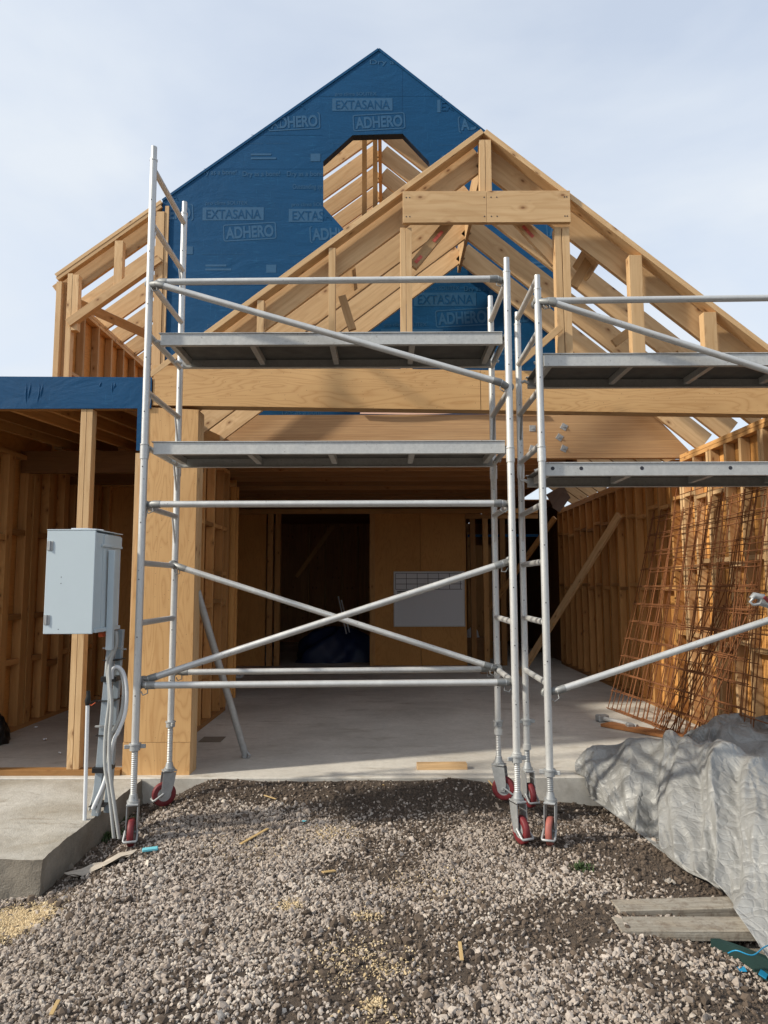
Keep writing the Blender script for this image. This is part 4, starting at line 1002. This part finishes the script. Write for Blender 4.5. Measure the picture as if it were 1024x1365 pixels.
t2=thing('scaffold_tower','second aluminium scaffold tower at right cut off by the photo edge','scaffold',(2.3,5.1,0),'aluminium scaffold towers')
X2=1.05; X2b=X2+2.49; Y2f,Y2r=4.75,5.5
frame(t2,X2,Y2f,Y2r,.40,3.76,3.79,8,joint=2.50); frame(t2,X2b,Y2f,Y2r,.40,3.76,3.79,8,joint=2.5)
leg(t2,X2,Y2f,.44,float(gh(X2,Y2f))+.01,R(-22),SALMON); leg(t2,X2,Y2r,.62,float(gh(X2,Y2r))+.04,R(12),RED)
leg(t2,X2b,Y2f,.44,float(gh(X2b,Y2f)),R(20),RED); leg(t2,X2b,Y2r,.55,float(gh(X2b,Y2r)),R(50),RED)
platform(t2,X2+.04,X2b-.04,Y2f+.04,Y2r-.13,3.21,.082); platform(t2,X2+.02,X2b-.04,Y2f+.02,Y2r-.14,2.445,.085,(737,775,856,974))
bar(t2,(X2,Y2f,3.575),(X2b,Y2f,3.60),'guard_rail'); bar(t2,(X2,Y2f-.05,3.575),(X2b,Y2f-.05,2.74)); bar(t2,(X2,Y2f,.92),(X2b,Y2f,1.72)); 
# coupler hanging in at the right edge
b=MB(); p=U(1012,802,4.7); b.tube(p,p+Vector((.5,.05,-.16)),.024,12); b.path([p+Vector((-.05,0,.02)),p+Vector((-.03,0,.04)),p+Vector((.02,0,.03)),p+Vector((.05,0,-.02))],[.016,.022,.024,.02],10)
b.path([p+Vector((-.05,-.02,.02)),p+Vector((-.07,-.02,.0)),p+Vector((-.05,-.02,-.02)),p+Vector((-.01,-.02,-.015))],.009,8)
cp=b.build('coupler',[GALV],t2); b=MB(); b.tube(p+Vector((.02,-.03,.03)),p+Vector((.05,-.03,.0)),.012,8); b.build('red_latch',[RED],cp)

# loose tube leaning on the column
lt=thing('scaffold_brace','loose grey brace tube leaning from the slab against the column','brace',G(328,1014,S))
p=G(327,1010,S)+Vector((0,0,.03)); q=U(263,788,6.12)
b=MB(); b.tube(p,q,.031,14); b.build('tube',[GALV],lt)
b=MB(); b.boxm(Matrix.Translation(p)@Matrix.Rotation(.3,4,'Y'),.05,.05,.07,.01); b.path([p+Vector((.02,-.02,.02)),p+Vector((.05,-.03,0)),p+Vector((.03,-.02,-.025))],.01,8); b.build('clamp',[GALV],lt)

# ------------------------------------------------------------------ meter cabinet on its post
mc=thing('meter_cabinet','pale grey steel meter cabinet on a channel post with grey conduits','electrical box',(-1.97,4.95,.094))
y0,y1=4.58,5.02; a_=U(65,707,y0); c_=U(123,845,y0)
x0,x1=a_.x+.0,c_.x; z0,z1=c_.z,a_.z
b=MB(); b.box(x0+.004,x1,y0+.004,y1,z0+.004,z1-.012,.004,grain='flat'); hb=b.build('housing',[BOXP],mc)
b=MB(); b.box(x0-.002,x1+.003,y0-.012,y0+.0025,z0,z1,.003,grain='flat'); dr=b.build('door',[BOXP],mc)
b=MB(); b.box(x0-.004,x1+.008,y0-.014,y1+.008,z1-.0,z1+.006,.002,grain='flat'); b.build('lid',[BOXP],hb)
b=MB(); b.box(x1+.001,x1+.012,y0+.09,y1,z1-.10,z1-.085,.002,grain='flat'); b.box(x1+.001,x1+.006,y0+.13,y1,z1-.085,z1-.02,.002,grain='flat'); b.box(x1+.001,x1+.014,y0+.02,y1,z0+.005,z0+.03,.002,grain='flat'); b.box(x1+.001,x1+.003,y0+.12,y0+.124,z0+.03,z1-.1,.0005,grain='flat'); b.build('side_flange',[BOXP],hb)
for zz in (z1-.10,z0+.09):
    b=MB(); b.box(x0+.002,x0+.04,y0-.016,y0-.0125,zz-.03,zz+.03,.001,grain='flat'); b.tube((x0+.02,y0-.018,zz-.03),(x0+.02,y0-.018,zz+.03),.005,8); b.build('hinge',[GALV],dr)
b=MB()
for xx,zz in ((.1,.36),(.1,.32),(.095,.03)): b.tube((x0+xx,y0-.0128,z0+zz),(x0+xx,y0-.012,z0+zz),.003,6)
b.build('screw_hole',[INK],dr)
b=MB(); b.path([(x0+.12,y0+.06,z1+.008),(x0+.2,y0+.1,z1+.012),(x0+.27,y0+.2,z1+.009)],.012,6); b.build('paper_scrap',[WHITE],hb)
# channel posts
pc=Vector((-1.955,4.97,.094)); xc=x1+.045
b=MB()
for (dx,dy) in ((0,0),):
    top=Vector((x1+.035,4.80,z1-.1)); bot=Vector((x1-.02,4.95,.09))
b.board((x1+.035,4.78,z1-.12),(x1+.03,4.80,z0-.12),.042,.042,(0,1,0),.003); b.build('bracket_post',[BOXP],mc)
b=MB(); b.board((-1.882,4.95,z0+.0),(-1.955,4.96,.095),.05,.041,(0,1,0),.003); b.build('channel_post',[GALVB],mc); b=MB(); b.board((-1.855,5.03,z0+.0),(-1.905,5.03,.095),.04,.041,(0,1,0),.003); b.build('channel_post',[GALVB],mc)
b=MB()
for zz in (.16,.38,.62,.85,.98,1.12):
    c2=U(140,800,4.93); xx=-1.955+(zz-.095)*.062
    b=MB(); b.box(xx-.04,xx+.065,4.915,5.06,zz,zz+(.035 if zz in(.38,.98) else .006),.003,grain='flat'); b.build('cable_tie',[BLACK],mc)
b=MB()
for zz in (.88+.32,.68):
    xx=-1.955+(zz-.095)*.062; b.box(xx-.045,xx+.075,4.905,4.925,zz,zz+.012,.002,grain='flat'); b.tube((xx+.08,4.90,zz),(xx+.12,4.90,zz),.006,6)
b.build('saddle_clip',[GALV],mc)
def crv(pts,n=40):
    P=[Vector(p) for p in pts]; P=[P[0]*2-P[1]]+P+[P[-1]*2-P[-2]]; out=[]
    for i in range(1,len(P)-2):
        for k in range(n//(len(P)-3)+1):
            t=k/(n//(len(P)-3)+1); a,b_,c,d=P[i-1:i+3]
            out.append(.5*((2*b_)+(c-a)*t+(2*a-5*b_+4*c-d)*t*t+(3*b_-a-3*c+d)*t**3))
    out.append(P[-2]); return out
def conduit(pp,Y,r,ribbed=False,Ys=None,label=None,mat=GREYP):
    pts=[U(a[0],a[1],(Ys[i] if Ys else Y)) for i,a in enumerate(pp)]; c=crv(pts,60)
    if ribbed:
        d=[c[0]]; 
        for i in range(len(c)-1):
            m=max(2,int((c[i+1]-c[i]).length/.006)); d+= [c[i].lerp(c[i+1],k/m) for k in range(1,m+1)]
        c=d; rr=[r*(1.0 if i%2 else .86) for i in range(len(c))]
    else: rr=[r]*len(c)
    b=MB(); b.path(c,rr,10); o=b.build('conduit',[mat],mc)
    return o
conduit([(153,842),(152,865),(143,885),(146,930),(141,975),(140,1020),(146,1060),(152,1117)],4.86,.011,False)
conduit([(155,842),(155,860),(146,890),(149,940),(146,985),(147,1030),(153,1075),(159,1117)],4.84,.013,True)
conduit([(149,905),(150,893),(157,889),(165,898),(169,920),(167,950),(158,975),(151,990),(140,1040),(124,1078)],4.87,.013,False,mat=WHITE)
conduit([(151,900),(155,893),(161,896),(165,915),(163,945),(155,968),(147,985),(143,1030),(130,1083)],4.89,.012,False,mat=GREYP)
conduit([(128,1040),(124,1062),(119,1080)],4.95,.008,False)
b=MB(); c2=U(136,846,4.86); b.boxm(Matrix.Translation(c2),.035,.05,.03,.008); b.build('foam_seal',[ORANGE],mc)
# white conduit on its own
wc=thing('conduit_stub','thin white conduit standing in the porch slab with black taped top','pipe',G(113,1093,.094))
p=G(113,1093,.094); q=U(117,938,p.y); b=MB(); b.tube(p,q,.0125,14); b.build('tube',[WHITE],wc)
b=MB(); b.path([q-Vector((0,0,.01)),q+Vector((0,0,.02)),q+Vector((.003,0,.05)),q+Vector((0,0,.085))],[.015,.02,.014,.012],10); b.build('tape_wrap',[BLACK],wc)
b=MB(); b.path([q,q+Vector((.03,-.01,-.01)),q+Vector((.06,-.02,.01))],.003,6); b.build('wire',[ORANGE],wc)

# ------------------------------------------------------------------ silver tarpaulin
def catmull(P,t):
    n=len(P)-1; x=min(max(t*n,0),n-1e-6); i=int(x); f=x-i
    a=P[max(i-1,0)]; b_=P[i]; c=P[i+1]; d=P[min(i+2,n)]
    return .5*((2*b_)+(c-a)*f+(2*a-5*b_+4*c-d)*f*f+(3*b_-a-3*c+d)*f**3)
def V3(l): return [np.array(U(a,b_,c)) for a,b_,c in l]
rows=[ # from behind/top to front bottom hem (photo px, py, distance)
 [(772,1030,6.5),(792,1012,6.6),(850,1000,6.5),(893,1000,6.4),(930,1010,6.2),(985,1020,6.0),(1030,1040,5.7),(1085,1060,5.3),(1170,1080,4.8)],
 [(768,1012,6.15),(790,991,6.1),(850,988,5.95),(895,981,5.75),(925,989,5.55),(978,1001,5.25),(1024,1022,4.9),(1075,1040,4.5),(1155,1060,4.0)],
 [(765,1020,6.02),(788,1010,5.9),(840,1010,5.72),(888,1003,5.50),(915,1012,5.25),(965,1025,4.95),(1015,1045,4.6),(1070,1070,4.2),(1150,1100,3.7)],
 [(766,1030,5.95),(790,1030,5.75),(835,1040,5.5),(880,1045,5.25),(915,1050,4.95),(965,1075,4.60),(1012,1105,4.2),(1065,1140,3.85),(1140,1190,3.4)],
 [(772,1042,5.9),(795,1050,5.62),(835,1072,5.3),(878,1092,5.02),(915,1105,4.65),(965,1125,4.30),(1005,1165,3.95),(1055,1210,3.55),(1120,1260,3.15)],
 [(785,1063,5.78),(808,1078,5.45),(842,1104,5.1),(878,1133,4.72),(915,1163,4.33),(962,1187,4.02),(990,1230,3.68),(1030,1288,3.28),(1085,1345,2.98)],
]
CR=[V3(r) for r in rows]; nu,nv=300,150
def surf(u,v): return catmull([catmull(r,u) for r in CR],v)
P=np.zeros((nv,nu,3))
for j in range(nv):
    cj=[]
    for i_ in range(nu):
        P[j,i_]=surf(i_/(nu-1),j/(nv-1)) if (j%3==0 and i_%3==0) else 0
jj=np.arange(0,nv,3); ii=np.arange(0,nu,3)
Q=P[np.ix_(jj,ii)]
tmp=np.zeros((len(jj),nu,3))
for k in range(3):
    for r_ in range(len(jj)): tmp[r_,:,k]=np.interp(np.arange(nu),ii,Q[r_,:,k])
for k in range(3):
    for c2 in range(nu): P[:,c2,k]=np.interp(np.arange(nv),jj,tmp[:,c2,k])
du=np.gradient(P,axis=1); dv=np.gradient(P,axis=0); Nn=np.cross(du,dv); Nn/=np.linalg.norm(Nn,axis=2,keepdims=True)+1e-9
if Nn[nv//2,nu//2,1]>0: Nn=-Nn
uu,vv_=np.meshgrid(np.linspace(0,1,nu),np.linspace(0,1,nv))
wu=uu+ .035*(fbm(uu*5,vv_*4,71)-.45)*2+ .10*(vv_-.4)*(uu-.35)
rg=lambda a: (1-np.abs(2*a-1))
wu2=uu+.05*(fbm(uu*3+5,vv_*2.5,41)-.45)
fold=rg(vnoise(wu2*11+vv_*1.2,vv_*1.1+3,61))**1.6*.10+rg(vnoise(wu2*21-vv_*1.0,vv_*2.0+1,77))**1.5*.045
big=np.zeros_like(uu)
for c_,w_,a_ in ((.24,.030,.07),(.385,.028,.16),(.47,.03,.08),(.60,.028,.15),(.72,.03,.10),(.86,.03,.12)):
    dd=(wu2-c_-.06*(vv_-.3)); big+=a_*np.where(dd<0,np.exp(-(dd/w_)**2),np.exp(-(dd/(w_*2.6))**2))
amp=(sstep(.06,.35,vv_)*.8+.2)*(.35+.65*sstep(.05,.25,uu))
mid=rg(vnoise(uu*38-vv_*10,vv_*7+uu*8,12)); fine=fbm(uu*80,vv_*40,14,3)
disp=(fold*.8+big*.8-.11)*amp+(mid-.5)*.012*(.4+.6*sstep(.1,.3,vv_))+(fine-.45)*.008
# hem kept just above the ground
P=P+Nn*disp[...,None]
gz=gh(P[...,0],P[...,1]); gz=np.where(P[...,1]>YF-.02,S,gz); P[...,2]=np.maximum(P[...,2],gz+.012)
v3=P.reshape(-1,3); i=np.arange((nu-1)*(nv-1)); a=(i//(nu-1))*nu+i%(nu-1); f3=np.stack([a,a+nu,a+nu+1,a+1],1)
# rear hump
rows2=[[(900,1010,6.9),(935,985,7.0),(975,975,7.0),(1030,975,7.0),(1100,980,7.0)],
 [(905,990,6.6),(935,968,6.6),(962,955,6.6),(1024,957,6.6),(1100,960,6.6)],
 [(912,985,6.45),(940,972,6.4),(968,964,6.4),(1026,970,6.35),(1100,975,6.3)],
 [(920,985,6.3),(945,983,6.2),(975,985,6.1),(1026,1000,6.0),(1100,1010,5.9)],
 [(925,1000,6.0),(950,1003,5.9),(980,1015,5.8),(1026,1040,5.7),(1100,1060,5.6)]]
CR2=[V3(r) for r in rows2]; n2,m2=110,60; P2=np.array([[catmull([catmull(r,a_/(n2-1)) for r in CR2],b_/(m2-1)) for a_ in range(n2)] for b_ in range(m2)])
u2,w2=np.meshgrid(np.linspace(0,1,n2),np.linspace(0,1,m2)); d2=(1-np.abs(2*vnoise(u2*9+w2*3,w2*4,5)-1)-.5)*.07+(1-np.abs(2*vnoise(u2*25-w2*9,w2*11,8)-1)-.5)*.02
P2[...,2]+=d2; P2[...,1]-=d2*.5
i=np.arange((n2-1)*(m2-1)); a=(i//(n2-1))*n2+i%(n2-1); f4=np.stack([a,a+n2,a+n2+1,a+1],1)+len(v3)
tp=npmesh('tarpaulin',np.concatenate([v3,P2.reshape(-1,3)]),np.concatenate([f3,f4]),TARP,True); tag(tp,'crumpled silver grey tarpaulin draped over a pile at the right','tarpaulin')
sm=tp.modifiers.new('thickness','SOLIDIFY'); sm.thickness=.003

# ------------------------------------------------------------------ planks, tub and litter at the lower right
def plank(pts,t,label,rnd):
    a_,c_=Vector(pts[0]),Vector(pts[1]); b=MB(); b.board(a_,c_,pts[2],t,(0,0,1),.004,rnd=rnd); return tag(b.build('timber_plank',[OLDW]),label,'plank','weathered planks by the tarpaulin')
za=-.045
p=G(812,1213,za); q=G(1000,1208,za); plank((p+Vector((.03,0,0)),q,.13),.05,'weathered grey plank nearer the soil heap, behind its twin',.8)
p=G(822,1238,za-.0); q=G(1030,1238,za-.0); plank((p,q,.15),.05,'weathered grey plank nearer the camera, above the green tub',.6)
b=MB(); zz=-.11; ring=[]
pc_=G(1010,1285,zz); a_=G(948,1268,zz); 
def arc(r,z): 
    out=[]
    for k in range(17):
        t=k/16; p=G(948+110*t,1268+ (34*t+10*t*t)*1.0,zz); n_=Vector((.35,.94,0)); out.append(p+n_*r+Vector((0,0,z)))
    return out
o_=arc(0,-.04); o2=arc(0,.055); o3=arc(.035,.055); o4=arc(.035,.0); o5=arc(.5,.0)
base=len(b.v)
for ringp in (o_,o2,o3,o4,o5): b.v+=ringp
for r_ in range(4):
    for k in range(16): b.face((base+r_*17+k,base+r_*17+k+1,base+(r_+1)*17+k+1,base+(r_+1)*17+k),None,0 if r_<3 else 1,0,False)
gt=b.build('plastic_tub',[GREENP,CONCE]); tag(gt,'dark green plastic tub rim half buried under the tarpaulin','tub')
b=MB(); p=G(975,1275,-.03); b.path(crv([p+Vector((0,.03,.0)),p+Vector((.02,-.01,.03)),p+Vector((.08,-.03,.02)),p+Vector((.16,.02,.03)),p+Vector((.25,.1,.01))],30),.003,6); tag(b.build('cord',[BLUEPL]),'thin blue cord looped over the green tub','cord')
for k,(px_,py_,sx) in enumerate(((987,1292,.025),(1018,1298,.03),(965,1281,.02))):
    p=G(px_,py_,-.115); b=MB(); b.boxm(Matrix.Translation(p)@Matrix.Rotation(k*.9,4,'Z')@Matrix.Rotation(.35,4,'X'),sx*2,sx*1.1,.004,.001); tag(b.build('film_scrap',[BLUEPL]),'bright blue plastic scrap in the soil under the green tub','scrap','blue scraps by the green tub')
def crumple(name,px_,py_,z,sx,sy,mat,label,cat,rot=0,seed=0,h=.02,group=None):
    q=random.Random(seed); p=G(px_,py_,z); b=MB(); n=9; b0=0
    for j in range(n):
        for i_ in range(n):
            u,v=i_/(n-1)-.5,j/(n-1)-.5; x_=u*sx*(1+.25*math.sin(j*1.3+seed)); y_=v*sy*(1+.3*math.sin(i_*1.1+seed)); zz=h*(q.random()*.6+.5*math.sin(i_*.9+seed)*math.cos(j*1.2))
            c,s=math.cos(rot),math.sin(rot); X_,Y_=p.x+x_*c-y_*s,p.y+x_*s+y_*c
            b.v.append(Vector((X_,Y_,max(z,float(gh(X_,Y_)))+.012+max(0,zz))))
    for j in range(n-1):
        for i_ in range(n-1): b.face((j*n+i_,j*n+i_+1,(j+1)*n+i_+1,(j+1)*n+i_),None,0,0,True)
    return tag(b.build(name,[mat]),label,cat,group)
crumple('plastic_scrap',135,1163,-.08,.34,.10,PAPER,'crumpled dirty plastic sheet on the gravel beside the porch slab','sheet',.5,2,.035)
crumple('paper_scrap',893,1192,-.09,.05,.05,PAPER,'small beige paper scrap on the soil beside the planks','scrap',.3,5,.02)
crumple('paper_scrap',208,1042,-.03,.09,.06,PAPER,'pale tissue scrap beside the left front castor','scrap',.3,6,.03)
b=MB(); p=G(200,1142,-.03); p.z=float(gh(p.x,p.y))+.022; b.board(p+Vector((-.045,-.01,0)),p+Vector((.045,.012,.004)),.035,.018,(0,0,1),.005); tag(b.build('plastic_packet',[CYAN]),'pale turquoise plastic packet on the gravel near the left castor','packet')
def chip(px_,py_,dx,dy,wd,label,seed):
    p=G(px_,py_,-.01); q=G(px_+dx,py_+dy,-.01); p.z=float(gh(p.x,p.y))+.02; q.z=float(gh(q.x,q.y))+.018
    b=MB(); b.board(p,q,wd,.006,(0,.1,1),.001,rnd=.3+.6*((seed*37)%10)/10); tag(b.build('wood_chip',[CHIP]),label,'wood chip','pine chips lying on the gravel and soil')
chip(321,1127,36,-22,.022,'longest pine sliver, lying diagonally on the gravel left of centre',1)
chip(613,1258,3,28,.016,'upright thin pine sliver on the gravel low right of centre',2)
chip(430,1164,17,-4,.03,'small triangular pine chip on the gravel near the middle',3)
chip(511,1062,16,-20,.012,'pine splinter on the soil bank below the middle of the slab',4)
chip(505,1050,20,-8,.012,'upper splinter of the crossed pair on the soil bank',5)
chip(527,1053,22,-2,.010,'flat splinter on the soil bank below the pine block',6)
chip(588,1037,13,8,.014,'pine splinter just in front of the slab pine block',7)
chip(650,1054,12,9,.012,'pale splinter beside the rear castor of the large tower',8)
chip(387,1046,22,-10,.014,'pine splinter on the soil bank left of the middle',9)
chip(68,1358,10,-20,.016,'pine chip at the bottom left corner of the gravel',10)
chip(372,1054,12,-3,.014,'small flat pine chip on the soil bank at left',11)
chip(352,1072,16,3,.014,'short pale chip on the gravel below the soil bank',12)
crumple('paper_scrap',406,1097,-.02,.035,.02,CYAN,'tiny pale blue scrap on the gravel left of the middle','scrap',.2,9,.006)
p=G(84,1163,-.12); blob('rubble_lump',(p.x,p.y,float(gh(p.x,p.y))-.01),.055,.05,.06,CONCE,'lump of broken concrete at the corner of the porch slab','rubble',6,16,8)
# weeds
def weed(px_,py_,n,h,label,seed,spread=.08):
    q=random.Random(seed); p=G(px_,py_,-.05); z=float(gh(p.x,p.y)); b=MB()
    for k in range(n):
        x_=p.x+q.gauss(0,spread); y_=p.y+q.gauss(0,spread*.6); a=q.random()*6.28; l=h*q.uniform(.4,1); w_=.004+.005*q.random(); le=q.uniform(.2,1.1)
        d=Vector((math.cos(a),math.sin(a),0)); s=Vector((-d.y,d.x,0)); b0=len(b.v); bz=float(gh(x_,y_))+.0
        for t in (0,.5,1): c=Vector((x_,y_,bz+l*t*(1-.3*le*t)))+d*l*le*t*t; ww=w_*(1-t*.85); b.v+=[c-s*ww,c+s*ww]
        b.face((b0,b0+1,b0+3,b0+2),None,0); b.face((b0+2,b0+3,b0+5,b0+4),None,0)
    tag(b.build('weed',[WEED]),label,'weed')
weed(138,1106,260,.05,'low green weeds at the foot of the porch slab beside the conduits',1,.07)
weed(172,1086,120,.04,'sparse weeds between the left castor and the porch slab',2,.05)
weed(775,1165,90,.05,'small green weed tuft on the gravel left of the tarpaulin',3,.03)
